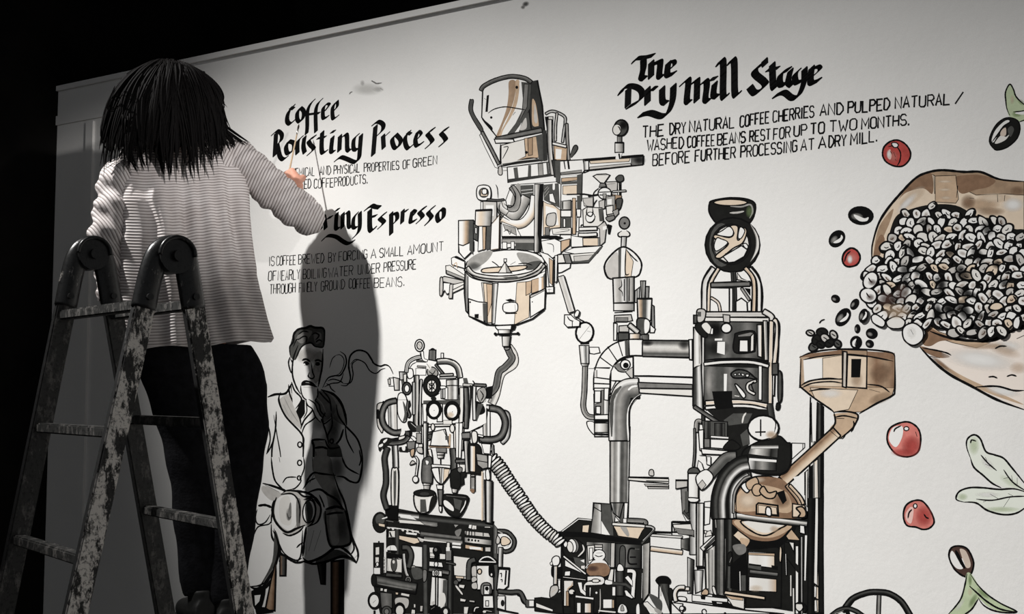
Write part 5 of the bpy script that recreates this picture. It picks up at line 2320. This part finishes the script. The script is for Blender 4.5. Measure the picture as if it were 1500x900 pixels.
person = empty('person', at(310, 905, 3.88))
tag(person, 'person seen from behind in striped pale shirt and black trousers, painting from the stepladder', 'person')
bpy.context.view_layer.update()
INV = Matrix.Translation(-person.location)
def pbm(name, bm, mat, parent=person, smooth=True, off=True):
    bmesh.ops.transform(bm, matrix=INV, verts=bm.verts)
    return from_bm(name, bm, mat, parent, smooth)
def ellipsoid(bm, c, rx, ry, rz, ax=None, n=16):
    r = bmesh.ops.create_uvsphere(bm, u_segments=n, v_segments=n // 2 + 2, radius=1)
    ax = ax or (RT, FW, UP)
    M = Matrix(((ax[0].x * rx, ax[1].x * ry, ax[2].x * rz, c.x), (ax[0].y * rx, ax[1].y * ry, ax[2].y * rz, c.y), (ax[0].z * rx, ax[1].z * ry, ax[2].z * rz, c.z), (0, 0, 0, 1)))
    bmesh.ops.transform(bm, matrix=M, verts=r['verts'])
TC = at(266, 300, TD)
def bp(x, y, fw=0.0):                                # a point of the body plane, fw metres towards the wall
    r = ray(x, y); C0 = TC + FW * fw; return CAM + r * (FW.dot(C0 - CAM) / FW.dot(r))
SHO_R = bp(347, 234, .04); ELB_R = at(446, 318, 4.00); WRI_R = on_wall(434, 277, .17); HAN_R = on_wall(402, 238, .165)
SHO_L = bp(178, 256, .03); ELB_L = bp(155, 350, .03); WRI_L = bp(163, 440, .04); HAN_L = bp(165, 470, .045)
HEAD = at(246, 168, PD - .01)
def hand(bm, wrist, knuck, palm_n, thumb_side, curl):
    d = (knuck - wrist).normalized(); n = (palm_n - d * palm_n.dot(d)).normalized(); s = d.cross(n)
    if s.dot(thumb_side) < 0: s = -s
    k0 = wrist + d * .085
    for i, (o, w0) in enumerate(((.030, .0135), (.011, .0145), (-.009, .014), (-.028, .012))):
        tube(bm, [wrist + s * o * .5, wrist + d * .045 + s * o * .85, k0 + s * o], [.015, .0155, w0], 8)
        a = 0; p = k0 + s * o; pts = [p - d * .01, p]
        for j, (ln, c) in enumerate(zip([.040 - .004 * abs(i - 1), .026 - .002 * abs(i - 1), .021], curl)):
            a += c * (1 + .06 * i); p = p + (d * math.cos(a) + n * math.sin(a)) * ln; pts.append(p)
        tube(bm, pts, [w0 * .78, .0092, .0085, .0078, .0062], 8)
    t = wrist + d * .022 + s * .022
    tube(bm, [t, t + (d * .5 + s * .7 + n * .4).normalized() * .038, t + (d * .8 + s * .55 + n * .75).normalized() * .066, t + (d * .95 + s * .15 + n * .9).normalized() * .088], [.015, .012, .0105, .008], 8)
    return k0, d, n, s
bm = bmesh.new()
pel = bp(272, 500, .05); chest = bp(264, 300); neck = at(256, 222, PD + .1)
for c, rx, ry, rz in ((pel, .14, .05, .12), (bp(268, 430, .03), .12, .046, .13), (bp(266, 350, .01), .13, .048, .14), (chest + FW * .02, .15, .048, .13), (bp(260, 262, .055), .15, .040, .05)):
    ellipsoid(bm, c, rx, ry, rz)
tube(bm, [bp(258, 262, .05), neck + FW * .02, HEAD - UP * .03], [.05, .048, .050], 14)
ellipsoid(bm, HEAD + UP * .015 + FW * .008, .074, .086, .100); ellipsoid(bm, HEAD + FW * .028 - UP * .045, .058, .066, .075)
tube(bm, [HEAD + FW * .09 + UP * .012, HEAD + FW * .112 - UP * .022, HEAD + FW * .095 - UP * .032], [.009, .015, .012], 8)
for sg in (-1, 1):
    ellipsoid(bm, HEAD + RT * .078 * sg - UP * .005, .012, .022, .032)
    ellipsoid(bm, HEAD + RT * .03 * sg + FW * .088 + UP * .028, .022, .012, .008)
    ellipsoid(bm, HEAD + RT * .038 * sg + FW * .072 - UP * .03, .024, .02, .022)
tube(bm, [SHO_R - RT * .05, SHO_R, SHO_R.lerp(ELB_R, .5), ELB_R, ELB_R.lerp(WRI_R, .4), WRI_R], [.05, .052, .045, .036, .036, .024], 12)
tube(bm, [SHO_L + RT * .05, SHO_L, SHO_L.lerp(ELB_L, .5), ELB_L, ELB_L.lerp(WRI_L, .4), WRI_L], [.05, .05, .043, .036, .035, .024], 12)
HDIR = (HAN_R - WRI_R).normalized()
k0, hd, hn, hs = hand(bm, WRI_R, WRI_R + HDIR, Vector((-.35, .6, .25)), Vector((0, 0, 1)) + RT * .3, (R(62), R(70), R(42)))
hand(bm, WRI_L, HAN_L, RT, FW, (R(18), R(22), R(14)))
HIPL, KNL, ANL = bp(252, 545, .05), bp(285, 695, .05), bp(294, 872, .05)
HIPR, KNR, ANR = bp(340, 545, .05), bp(346, 700, .03), bp(330, 884, .03)
tube(bm, [bp(250, 510, .05), HIPL, KNL, KNL.lerp(ANL, .35), ANL], [.045, .05, .036, .034, .028], 12)
tube(bm, [bp(310, 510, .05), HIPR, KNR, KNR.lerp(ANR, .35), ANR], [.045, .05, .036, .034, .028], 12)
body = pbm('body', bm, M_SKIN)
md = body.modifiers.new('remesh', 'REMESH'); md.mode = 'VOXEL'; md.voxel_size = .0052; md.use_smooth_shade = True
md = body.modifiers.new('smooth', 'SMOOTH'); md.factor = .5; md.iterations = 3
for sg in (-1, 1):
    bm = bmesh.new(); ellipsoid(bm, HEAD + RT * .031 * sg + FW * .083 + UP * .010, .013, .013, .009, n=12); pbm('eye', bm, M_EYE)
bm = bmesh.new(); ellipsoid(bm, HEAD + FW * .093 - UP * .058, .024, .008, .007, n=12); pbm('mouth', bm, M_LIP)

def cloth_mesh(name, rings, runs, mat, parent, th=.003, cap_ends=(False, False)):
    bm = bmesh.new(); lay = bm.verts.layers.float.new('run'); vr = []
    for ring, run in zip(rings, runs):
        row = []
        for k, p in enumerate(ring):
            v = bm.verts.new(INV @ p); v[lay] = run(p); row.append(v)
        vr.append(row)
    n = len(vr[0])
    for a, b in zip(vr, vr[1:]):
        for k in range(n): bm.faces.new((a[k], a[(k + 1) % n], b[(k + 1) % n], b[k]))
    bmesh.ops.recalc_face_normals(bm, faces=bm.faces)
    me = bpy.data.meshes.new(name); bm.to_mesh(me); bm.free()
    o = link(name, me, mat, parent, True)
    md = o.modifiers.new('solid', 'SOLIDIFY'); md.thickness = th; md.offset = 1
    return o
# torso of the shirt: silhouette rows (y, left, right) read on her back
ROWS = [(190, 236, 292), (198, 222, 322), (206, 208, 344), (214, 196, 356), (222, 186, 361), (232, 178, 362), (246, 173, 362), (262, 172, 362), (285, 175, 361), (310, 178, 361), (340, 180, 363), (372, 176, 367), (405, 176, 373), (440, 174, 381), (470, 171, 388), (492, 168, 394), (502, 167, 397)]
def lerp_rows(y):
    for a, b in zip(ROWS, ROWS[1:]):
        if y <= b[0]:
            t = (y - a[0]) / (b[0] - a[0]); return a[1] + (b[1] - a[1]) * t, a[2] + (b[2] - a[2]) * t
    return ROWS[-1][1:]
rings, runs = [], []
NR, NK = 110, 120
for i in range(NR):
    t = i / (NR - 1); y = 190 + (502 - 190) * t
    l, r_ = lerp_rows(y); fo = .085 * max(0, 1 - t / .36) ** 1.2 + .045 * max(0, (t - .36) / .64); pl, pr = bp(l, y, fo), bp(r_, y, fo); c = (pl + pr) / 2; hw = (pr - pl).length / 2
    hd_ = min(.5 * hw, .060); back = .008 * math.sin(min(1, t * 3) * math.pi * .5)
    ring = []
    for k in range(NK):
        a = 2 * math.pi * k / NK
        ca, sa = math.cos(a), math.sin(a)
        ex = 2.9; q = (abs(ca) ** ex + abs(sa) ** ex) ** (-1 / ex)
        u, v = ca * q, sa * q
        # folds: soft verticals below the shoulder blades, a diagonal one from the right armpit, drag lines near the hem
        f = .0
        env = min(1, max(0, (t - .12) / .3)); xx = u
        f += .010 * env * math.sin(9 * xx + 2.2 * t + 1.5 * math.sin(5 * t))
        f += .007 * env * math.sin(21 * xx - 6 * t + 2 * math.sin(3 * xx))
        f += .016 * math.exp(-((xx - .62 - .35 * (t - .3)) / .09) ** 2) * math.exp(-((t - .45) / .25) ** 2)
        f -= .018 * math.exp(-((xx - .50 - .35 * (t - .3)) / .08) ** 2) * math.exp(-((t - .42) / .25) ** 2)
        f += .012 * math.exp(-((xx + .12 + .25 * (t - .5)) / .08) ** 2) * math.exp(-((t - .55) / .18) ** 2)
        f -= .014 * math.exp(-((xx - .05) / .05) ** 2) * math.exp(-((t - .25) / .2) ** 2) * .5
        f += .020 * math.exp(-((t - .62 - .10 * xx) / .035) ** 2) * max(0, xx - .3)
        f += .010 * math.exp(-((t - .8 + .12 * xx) / .03) ** 2) * max(0, .6 + xx * .5)
        if sa > 0: f *= .6
        p = c + RT * u * (hw + abs(f) * .2 * (t > .3)) + FW * (v * (hd_ - f) - back)
        p.z -= max(0, t - .8) * .22 * (.35 - u) * .55 + .006 * math.sin(7 * a) * t
        ring.append(p)
    rings.append(ring); runs.append(lambda p: p.z + .02 * math.sin(p.x * 9))
shirt = cloth_mesh('shirt', rings, runs, M_SHIRT, person)
bm = bmesh.new(); tube(bm, rings[-1] + [rings[-1][0]], .0035, 6); pbm('hem', bm, M_SHIRT, shirt)
bm = bmesh.new(); tube(bm, rings[0] + [rings[0][0]], .006, 6); pbm('collar', bm, M_SHIRT, shirt)
def sleeve(pts, rad, seed, cuff):
    P = crom(pts, 14); n = len(P); L = 0; rings, runs = [], []; rg = random.Random(seed)
    ph = [rg.uniform(0, 6) for _ in range(6)]; px = None; m = len(rad) - 1
    for i, p in enumerate(P):
        d = (P[min(i + 1, n - 1)] - P[max(i - 1, 0)]).normalized()
        if px is None: x, y, _ = frame_from(d)
        else: x = (px - d * px.dot(d)).normalized(); y = d.cross(x)
        px = x; t = i / (n - 1); s = t * m; j = min(int(s), m - 1); r0 = rad[j] + (rad[j + 1] - rad[j]) * (s - j)
        if i: L += (P[i] - P[i - 1]).length
        ring = []
        for k in range(48):
            a = 2 * math.pi * k / 48
            f = .006 * math.sin(L * 70 + 2 * math.sin(a + ph[0]) + ph[1]) * (.5 + .5 * math.sin(a + ph[2])) + .004 * math.sin(L * 130 + 3 * a + ph[3]) + .004 * math.sin(3 * a + ph[4] + L * 12)
            env = min(1, t * 5) * (1 if t < .93 else .5)
            ring.append(p + (x * math.cos(a) + y * math.sin(a)) * (r0 + f * env))
        rings.append(ring); runs.append(lambda p, ud=(P[n // 3] - P[0]).normalized(): p.dot(ud))
    o = cloth_mesh('sleeve', rings, runs, M_SHIRT, shirt)
    return o
sleeve([SHO_R - RT * .075 - UP * .012, SHO_R, SHO_R.lerp(ELB_R, .5) + UP * .004, SHO_R.lerp(ELB_R, .88), ELB_R + (ELB_R - SHO_R).normalized() * .012 + WN * .01, ELB_R.lerp(WRI_R, .35), ELB_R.lerp(WRI_R, .72)], [.066, .068, .064, .060, .052, .050, .036], 3, True)
sleeve([SHO_L + RT * .07 - UP * .01, SHO_L, SHO_L.lerp(ELB_L, .5), ELB_L, ELB_L.lerp(WRI_L, .5), WRI_L], [.054, .056, .052, .048, .045, .038], 8, False)
# trousers
bm = bmesh.new()
def leg(bm, pts, rad, seed):
    P = crom(pts, 10); n = len(P); m = len(rad) - 1; rr = []
    rg = random.Random(seed); a, b = rg.uniform(0, 6), rg.uniform(0, 6)
    for i in range(n):
        s = i / (n - 1) * m; j = min(int(s), m - 1); rr.append(rad[j] + (rad[j + 1] - rad[j]) * (s - j) + .003 * math.sin(i * .7 + a) * (i > 12))
    prev = None
    for p, r in zip(P, rr):
        ring = [bm.verts.new(p + RT * math.cos(q) * r + FW * math.sin(q) * r * .56) for q in [2 * math.pi * k / 24 for k in range(24)]]
        if prev:
            for k in range(24): bm.faces.new((prev[k], prev[(k + 1) % 24], ring[(k + 1) % 24], ring[k]))
        else: bm.faces.new(ring)
        prev = ring
    bm.faces.new(prev[::-1])
leg(bm, [bp(244, 505, .05), HIPL, HIPL.lerp(KNL, .5) + RT * .01, KNL, KNL.lerp(ANL, .5), ANL], [.11, .112, .100, .086, .076, .060], 1)
leg(bm, [bp(318, 505, .05), HIPR, HIPR.lerp(KNR, .5) + RT * .015, KNR, KNR.lerp(ANR, .5), ANR], [.12, .114, .106, .088, .078, .062], 2)
ellipsoid(bm, bp(272, 522, .05), .185, .055, .07)
trousers = pbm('trousers', bm, M_TROUSER)
md = trousers.modifiers.new('remesh', 'REMESH'); md.mode = 'VOXEL'; md.voxel_size = .009; md.use_smooth_shade = True
for an, nm in ((ANL, 1), (ANR, 2)):
    bm = bmesh.new(); f = (FW + RT * (.1 if nm == 2 else -.1)).normalized()
    tube(bm, [an - UP * .045 - f * .045, an - UP * .048, an - UP * .052 + f * .07, an - UP * .062 + f * .14, an - UP * .066 + f * .175], [.036, .042, .040, .034, .018], 14, flat=1)
    tube(bm, [an + UP * .02, an - UP * .04], [.043, .042], 14)
    sh = pbm('shoe', bm, M_SHOE)
    md = sh.modifiers.new('remesh', 'REMESH'); md.mode = 'VOXEL'; md.voxel_size = .006; md.use_smooth_shade = True
    bm = bmesh.new(); box(bm, (0, 0, 0), (.078, .25, .018)); q = f.to_track_quat('Y', 'Z').to_matrix().to_4x4()
    bmesh.ops.bevel(bm, geom=bm.edges[:], offset=.008, segments=2)
    bmesh.ops.transform(bm, matrix=Matrix.Translation(an - UP * .092 + f * .065) @ q, verts=bm.verts); pbm('sole', bm, M_SHOE, sh)
FOOT_Z = min(ANL.z, ANR.z) - .101
# hair: a rough bob of tapered locks over a cap
rh = random.Random(11)
def hair_pt(phi, t, rr=1.0, tip=None):
    # phi: 0 right, pi/2 far side (face), pi left, -pi/2 towards the camera; t 0 crown .. 1 tips
    c, s = math.cos(phi), math.sin(phi)
    w = .150 * (1.12 if c < 0 else 1.0) if True else 0
    prof = math.sin(min(1, .12 + t * 1.2) * math.pi * .5) ** .66
    wide = (.135 + .065 * min(1, t * 1.3)) if c < 0 else (.130 + .062 * min(1, t * 1.2))
    deep = .130 - .052 * t if s < 0 else .105 + .01 * t
    zt = tip
    top = HEAD.z + .178
    z = top - (top - zt) * (t ** 1.35) 
    return Vector((HEAD.x, HEAD.y, 0)) + RT * (c * wide * prof * rr + .004) + FW * (s * deep * prof * rr + .005) + Vector((0, 0, z))
def z_of(y): return at(250, y, PD).z
def tip_z(phi):
    c, s = math.cos(phi), math.sin(phi)
    if s > .55: return HEAD.z + .05                       # fringe side
    y = 247 if c < .25 else 247 - (c - .25) * 52
    if s > 0: y -= 12
    return z_of(y)
bm = bmesh.new()
rows = []
for i in range(15):
    t = i / 14 * .93
    rows.append([bm.verts.new(hair_pt(2 * math.pi * k / 48, t, .90 + .02 * math.sin(9 * k), tip_z(2 * math.pi * k / 48) + .03)) for k in range(48)])
for a, b in zip(rows, rows[1:]):
    for k in range(48): bm.faces.new((a[k], a[(k + 1) % 48], b[(k + 1) % 48], b[k]))
bm.faces.new(rows[0])
def lock(bm, P, w):
    P = crom(P, 3); n = len(P)
    tube(bm, P, [max(.0006, w * (.55 + .9 * (i / n)) * (1 - (i / (n - 1)) ** 3)) for i in range(n)], 4, True, .55)
for k in range(300):
    phi = rh.uniform(-math.pi, math.pi)
    if math.sin(phi) > .5 and rh.random() < .6: phi = -phi
    tz = tip_z(phi) + rh.uniform(-.06, .03) + (rh.uniform(.03, .14) if rh.random() < .35 else 0); flick = rh.uniform(-.05, .13); rr = rh.uniform(.90, 1.02); dp = rh.uniform(-.34, .34); tl = rh.uniform(.92, 1.01)
    t0 = rh.uniform(0, .15) if rh.random() < .75 else rh.uniform(.15, .4); wv = rh.uniform(-.07, .07); wp = rh.uniform(0, 6)
    for q in range(5):
        dphi = rh.uniform(-.10, .10); dr = rh.uniform(-.03, .03); dt = rh.uniform(-.06, .0); P = []
        for j in range(6):
            t = t0 + (tl + dt - t0) * j / 5; conv = 1 - .92 * (j / 5) ** 2
            P.append(hair_pt(phi + dp * (t - .3) + dphi * conv + wv * math.sin(5 * t + wp), t, (rr + dr * conv) * (1 + flick * max(0, t - .75) / .25), tz + dt * .1))
        lock(bm, P, rh.uniform(.0035, .0065))
# flicked ends: on the right shoulder and over the back
for pts, w in (([(295, 150), (322, 180), (345, 198), (366, 212)], .007), ([(298, 155), (322, 185), (345, 202), (358, 213)], .007), ([(300, 150), (322, 185), (338, 202), (345, 216)], .009),
               ([(290, 160), (315, 190), (331, 205), (338, 222)], .009), ([(280, 150), (298, 190), (312, 208), (322, 226)], .010), ([(275, 150), (288, 200), (300, 218), (309, 233)], .006),
               ([(285, 170), (292, 200), (303, 222), (311, 235)], .004), ([(262, 160), (278, 200), (282, 222), (276, 238)], .006), ([(250, 170), (272, 205), (277, 225), (272, 242)], .005),
               ([(230, 170), (232, 215), (236, 240), (240, 254)], .006), ([(222, 170), (226, 215), (236, 238), (238, 252)], .006), ([(190, 170), (190, 215), (196, 238), (201, 250)], .006),
               ([(180, 170), (180, 210), (190, 234), (199, 246)], .006), ([(200, 180), (203, 215), (207, 235), (212, 247)], .004), ([(172, 130), (156, 170), (150, 200), (160, 226)], .003),
               ([(178, 120), (158, 150), (149, 180), (152, 208)], .003), ([(300, 110), (322, 145), (330, 170), (338, 188)], .004)):
    for q in range(3):
        dx, dy = rh.uniform(-4, 4), rh.uniform(-4, 4)
        back = PD - .10
        lock(bm, [(bp(x + dx * (1 - i * .15), y + dy, -.02 + rh.uniform(-.006, .006)) if x > 312 or x < 170 else bp(x + dx * (1 - i * .15), y + dy, (-.10 if y < 205 else -.078) + rh.uniform(-.006, .004))) for i, (x, y) in enumerate(pts)], w * .7)
hair = pbm('hair', bm, M_HAIR)
tag(hair, 'shaggy black shoulder-length hair')

# brush in her right hand
GRIP = k0 + hn * .026 + hs * .010
tipb = on_wall(438, 182, .05); bd = (tipb - GRIP).normalized()
M_WOOD = speckled('pale_wood', (.42, .30, .19), (.52, .39, .26), 30, .5, .3)
M_FERR, nt_, b_ = new_mat('ferrule', .3, .5); b_.inputs['Metallic'].default_value = 1; b_.inputs['Base Color'].default_value = (.5, .48, .45, 1)
M_BRIS = speckled('dark_bristle', (.02, .015, .012), (.04, .03, .025), 200, .8, .1)
br = empty('paint_brush', GRIP); tag(br, 'thin wooden paint brush held in the painter\'s raised right hand', 'brush')
bi = Matrix.Translation(-GRIP)
def brp(name, pts, rad, mat):
    bm = bmesh.new(); tube(bm, pts, rad, 10); bmesh.ops.transform(bm, matrix=bi, verts=bm.verts); return from_bm(name, bm, mat, br, True)
Lb = (tipb - GRIP).length
brp('handle', [GRIP - bd * .045, GRIP - bd * .01, GRIP + bd * .02, GRIP + bd * (Lb - .045)], [.0018, .0032, .0034, .0024], M_WOOD)
brp('ferrule', [GRIP + bd * (Lb - .047), GRIP + bd * (Lb - .02)], [.0026, .0032], M_FERR)
brp('bristles', [GRIP + bd * (Lb - .022), GRIP + bd * (Lb - .010), GRIP + bd * Lb], [.0032, .0034, .0008], M_BRIS)
# ---------------------------------------------------------------- the hinged stepladder
def worn(name, lo, hi, dark, light, rough=.55):
    m, nt, b = new_mat(name, rough, .35)
    n1 = noise(nt, 26, 6, .75); mp = nd(nt, 'ShaderNodeMapping'); mp.inputs['Scale'].default_value = (1, 1, .45)
    tc = nd(nt, 'ShaderNodeTexCoord'); nt.links.new(tc.outputs['Object'], mp.inputs[0]); nt.links.new(mp.outputs[0], n1.inputs['Vector'])
    r = ramp(nt, n1.outputs['Fac'], [(lo, dark), (hi, light)])
    n2 = noise(nt, 90, 4, .7); r2 = ramp(nt, n2.outputs['Fac'], [(.40, (.05, .05, .05)), (.48, (1, 1, 1))])
    mx = nd(nt, 'ShaderNodeMix', data_type='RGBA', blend_type='MULTIPLY'); mx.inputs[0].default_value = .7
    nt.links.new(r.outputs[0], mx.inputs[6]); nt.links.new(r2.outputs[0], mx.inputs[7]); nt.links.new(mx.outputs[2], b.inputs['Base Color'])
    bump(nt, b, n1.outputs['Fac'], .35, .004); return m
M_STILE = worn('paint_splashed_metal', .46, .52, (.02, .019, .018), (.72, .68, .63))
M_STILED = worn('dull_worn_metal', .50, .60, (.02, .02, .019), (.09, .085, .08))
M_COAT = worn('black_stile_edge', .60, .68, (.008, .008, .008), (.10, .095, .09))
M_HINGE = worn('black_hinge_coating', .60, .66, (.010, .010, .010), (.16, .15, .14), .3)
M_RUBBER = speckled('rubber', (.01, .01, .01), (.02, .02, .02), 30, .8, .2)
N0 = at(253, 352, 3.08); F0 = at(133, 352, 3.49)
AX = Vector((F0.x - N0.x, F0.y - N0.y, 0)).normalized()          # along the rungs, near to far
SP = Vector((AX.y, -AX.x, 0)).normalized()
if SP.x < 0: SP = -SP                                            # the way the far legs splay
def lp(x, y, P0):
    r = ray(x, y); return CAM + r * (AX.dot(P0 - CAM) / AX.dot(r))
ladder = empty('stepladder', Vector(((N0.x + F0.x) / 2, (N0.y + F0.y) / 2, 0)))
tag(ladder, 'paint-spattered folding stepladder with black hinges in front of the painter', 'ladder')
LI = Matrix.Translation(-ladder.location)
def lbm(name, bm, mat, parent=ladder, smooth=False):
    bmesh.ops.transform(bm, matrix=LI, verts=bm.verts); bmesh.ops.recalc_face_normals(bm, faces=bm.faces)
    return from_bm(name, bm, mat, parent, smooth)
def bar(bm, a, b, side, w, t, bev=.004):
    d = (b - a).normalized(); s = (side - d * side.dot(d)).normalized(); u = d.cross(s)
    vs = [bm.verts.new(p + s * sx * w / 2 + u * sy * t / 2) for p in (a, b) for sx, sy in ((-1, -1), (1, -1), (1, 1), (-1, 1))]
    fs = [bm.faces.new([vs[i] for i in f]) for f in ((0, 3, 2, 1), (4, 5, 6, 7), (0, 1, 5, 4), (1, 2, 6, 5), (2, 3, 7, 6), (3, 0, 4, 7))]
    bmesh.ops.bevel(bm, geom=list({e for f in fs for e in f.edges}), offset=bev, segments=2, affect='EDGES')
LEG = {}
for key, P0, top, bot in (('nl', N0, (216, 425), (110, 900)), ('nr', N0, (279, 425), (356, 900)), ('fl', F0, (101, 425), (8, 880)), ('fr', F0, (160, 425), (242, 900))):
    a, b = lp(*top, P0), lp(*bot, P0); d = (b - a).normalized()
    foot = a + d * ((a.z - .03) / -d.z); LEG[key] = (a, foot, d)
    bm = bmesh.new(); bar(bm, a - d * .03, foot, SP, .058, .026)
    bm.normal_update()
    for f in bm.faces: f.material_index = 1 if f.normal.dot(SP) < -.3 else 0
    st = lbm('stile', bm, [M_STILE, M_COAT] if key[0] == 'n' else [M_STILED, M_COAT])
    if key[0] == 'f': st['label'] = 'dull dark stile'
    bm = bmesh.new(); bar(bm, foot - d * .05, foot + d * .028, SP, .070, .036, .006); lbm('foot', bm, M_RUBBER, st)
for P0, l, r_ in ((N0, 'nl', 'nr'), (F0, 'fl', 'fr')):
    # hinge: a curved black arch joining the two stiles, a round plate, a bolt and a locking knob
    up = P0 + UP * .0; al, ar = LEG[l][0], LEG[r_][0]; dl_, dr_ = LEG[l][2], LEG[r_][2]
    path = crom([al + dl_ * .05, al - dl_ * .045, al.lerp(P0, .62) + UP * .012 - SP * .012, P0 - UP * .020, ar.lerp(P0, .62) + UP * .012 + SP * .012, ar - dr_ * .045, ar + dr_ * .05], 7)
    bm = bmesh.new(); prev = None; n = len(path)
    for i, p in enumerate(path):
        d = (path[min(i + 1, n - 1)] - path[max(i - 1, 0)]).normalized(); nrm = AX.cross(d).normalized(); w = .034
        ring = [bm.verts.new(p + nrm * (math.cos(q) * w) + AX * (math.sin(q) * .021)) for q in [2 * math.pi * k / 16 for k in range(16)]]
        if prev:
            for k in range(16): bm.faces.new((prev[k], prev[(k + 1) % 16], ring[(k + 1) % 16], ring[k]))
        else: bm.faces.new(ring)
        prev = ring
    bm.faces.new(prev[::-1])
    hg = lbm('hinge', bm, M_HINGE, ladder, True)
    if P0 is F0: hg['label'] = 'black far hinge'
    for rad, w0, w1, nm in ((.047, -.030, .030, 'hinge_plate'), (.015, -.044, .044, 'bolt')):
        bm = bmesh.new(); tube(bm, [P0 - UP * .045 + AX * w0, P0 - UP * .045 + AX * w1], rad, 28)
        bmesh.ops.bevel(bm, geom=[e for e in bm.edges if e.is_boundary or len(e.link_faces) == 2 and e.calc_face_angle(0) > 1], offset=.004, segments=2)
        lbm(nm, bm, M_HINGE, hg)
    bm = bmesh.new(); tube(bm, crom([P0 - UP * .045 - AX * .034 + SP * .05 * math.cos(a) + UP * .05 * math.sin(a) for a in [math.pi * k / 8 for k in range(9)]], 3), .006, 8)
    lbm('hinge_ring', bm, M_HINGE, hg, True)
    for key in (l, r_):
        a, f, d = LEG[key]
        bm = bmesh.new(); tube(bm, [a + d * .02 - AX * .030, a + d * .02 + AX * .030], .009, 12); lbm('rivet', bm, M_HINGE, hg)
def on_leg(key, z):
    a, f, d = LEG[key]; return a + d * ((a.z - z) / -d.z)
def rung(k1, k2, z, h=.028, w=.034, sp=None):
    a, b = on_leg(k1, z), on_leg(k2, z); bm = bmesh.new(); bar(bm, a, b, UP, h, w)
    o = lbm('rung', bm, M_STILED)
    if k1 == 'nl': o['label'] = 'dull dark rung'
    return o
z1 = on_leg('nl', 9).z
def z_at(key, y):
    a, f, d = LEG[key]; lo, hi = 0.0, 1.75
    for _ in range(40):
        m = (lo + hi) / 2; p = a + d * ((a.z - m) / -d.z) - CAM
        yy = 450 - F_PX * (p.dot(Vector((0, -sn, cp))) / p.dot(Vector((0, cp, sn))))
        if yy > y: lo = m
        else: hi = m
    return lo
ZF = [z_at('nl', 447), z_at('nl', 634), z_at('nl', 822)]
ZB = [z_at('nr', 447), z_at('nr', 620), z_at('nr', 770)]
for z in ZF + [ZF[2] - (ZF[0] - ZF[2]) / 2, ZF[2] - (ZF[0] - ZF[2])]:
    if z > .1: rung('nl', 'fl', z)
step = (ZB[0] - ZB[2]) / 2
for z in ZB + [FOOT_Z - .014, FOOT_Z - .014 - step]:
    if z > .1: rung('nr', 'fr', z)
print('LADDER', [round(z, 2) for z in ZF], [round(z, 2) for z in ZB], 'FOOT', FOOT_Z, 'legs', {k: (tuple(round(c, 2) for c in v[0]), tuple(round(c, 2) for c in v[1])) for k, v in LEG.items()})
print('ARM', (SHO_R - ELB_R).length, (ELB_R - WRI_R).length, 'rung at foot', on_leg('nr', FOOT_Z), on_leg('fr', FOOT_Z), ANL, ANR)
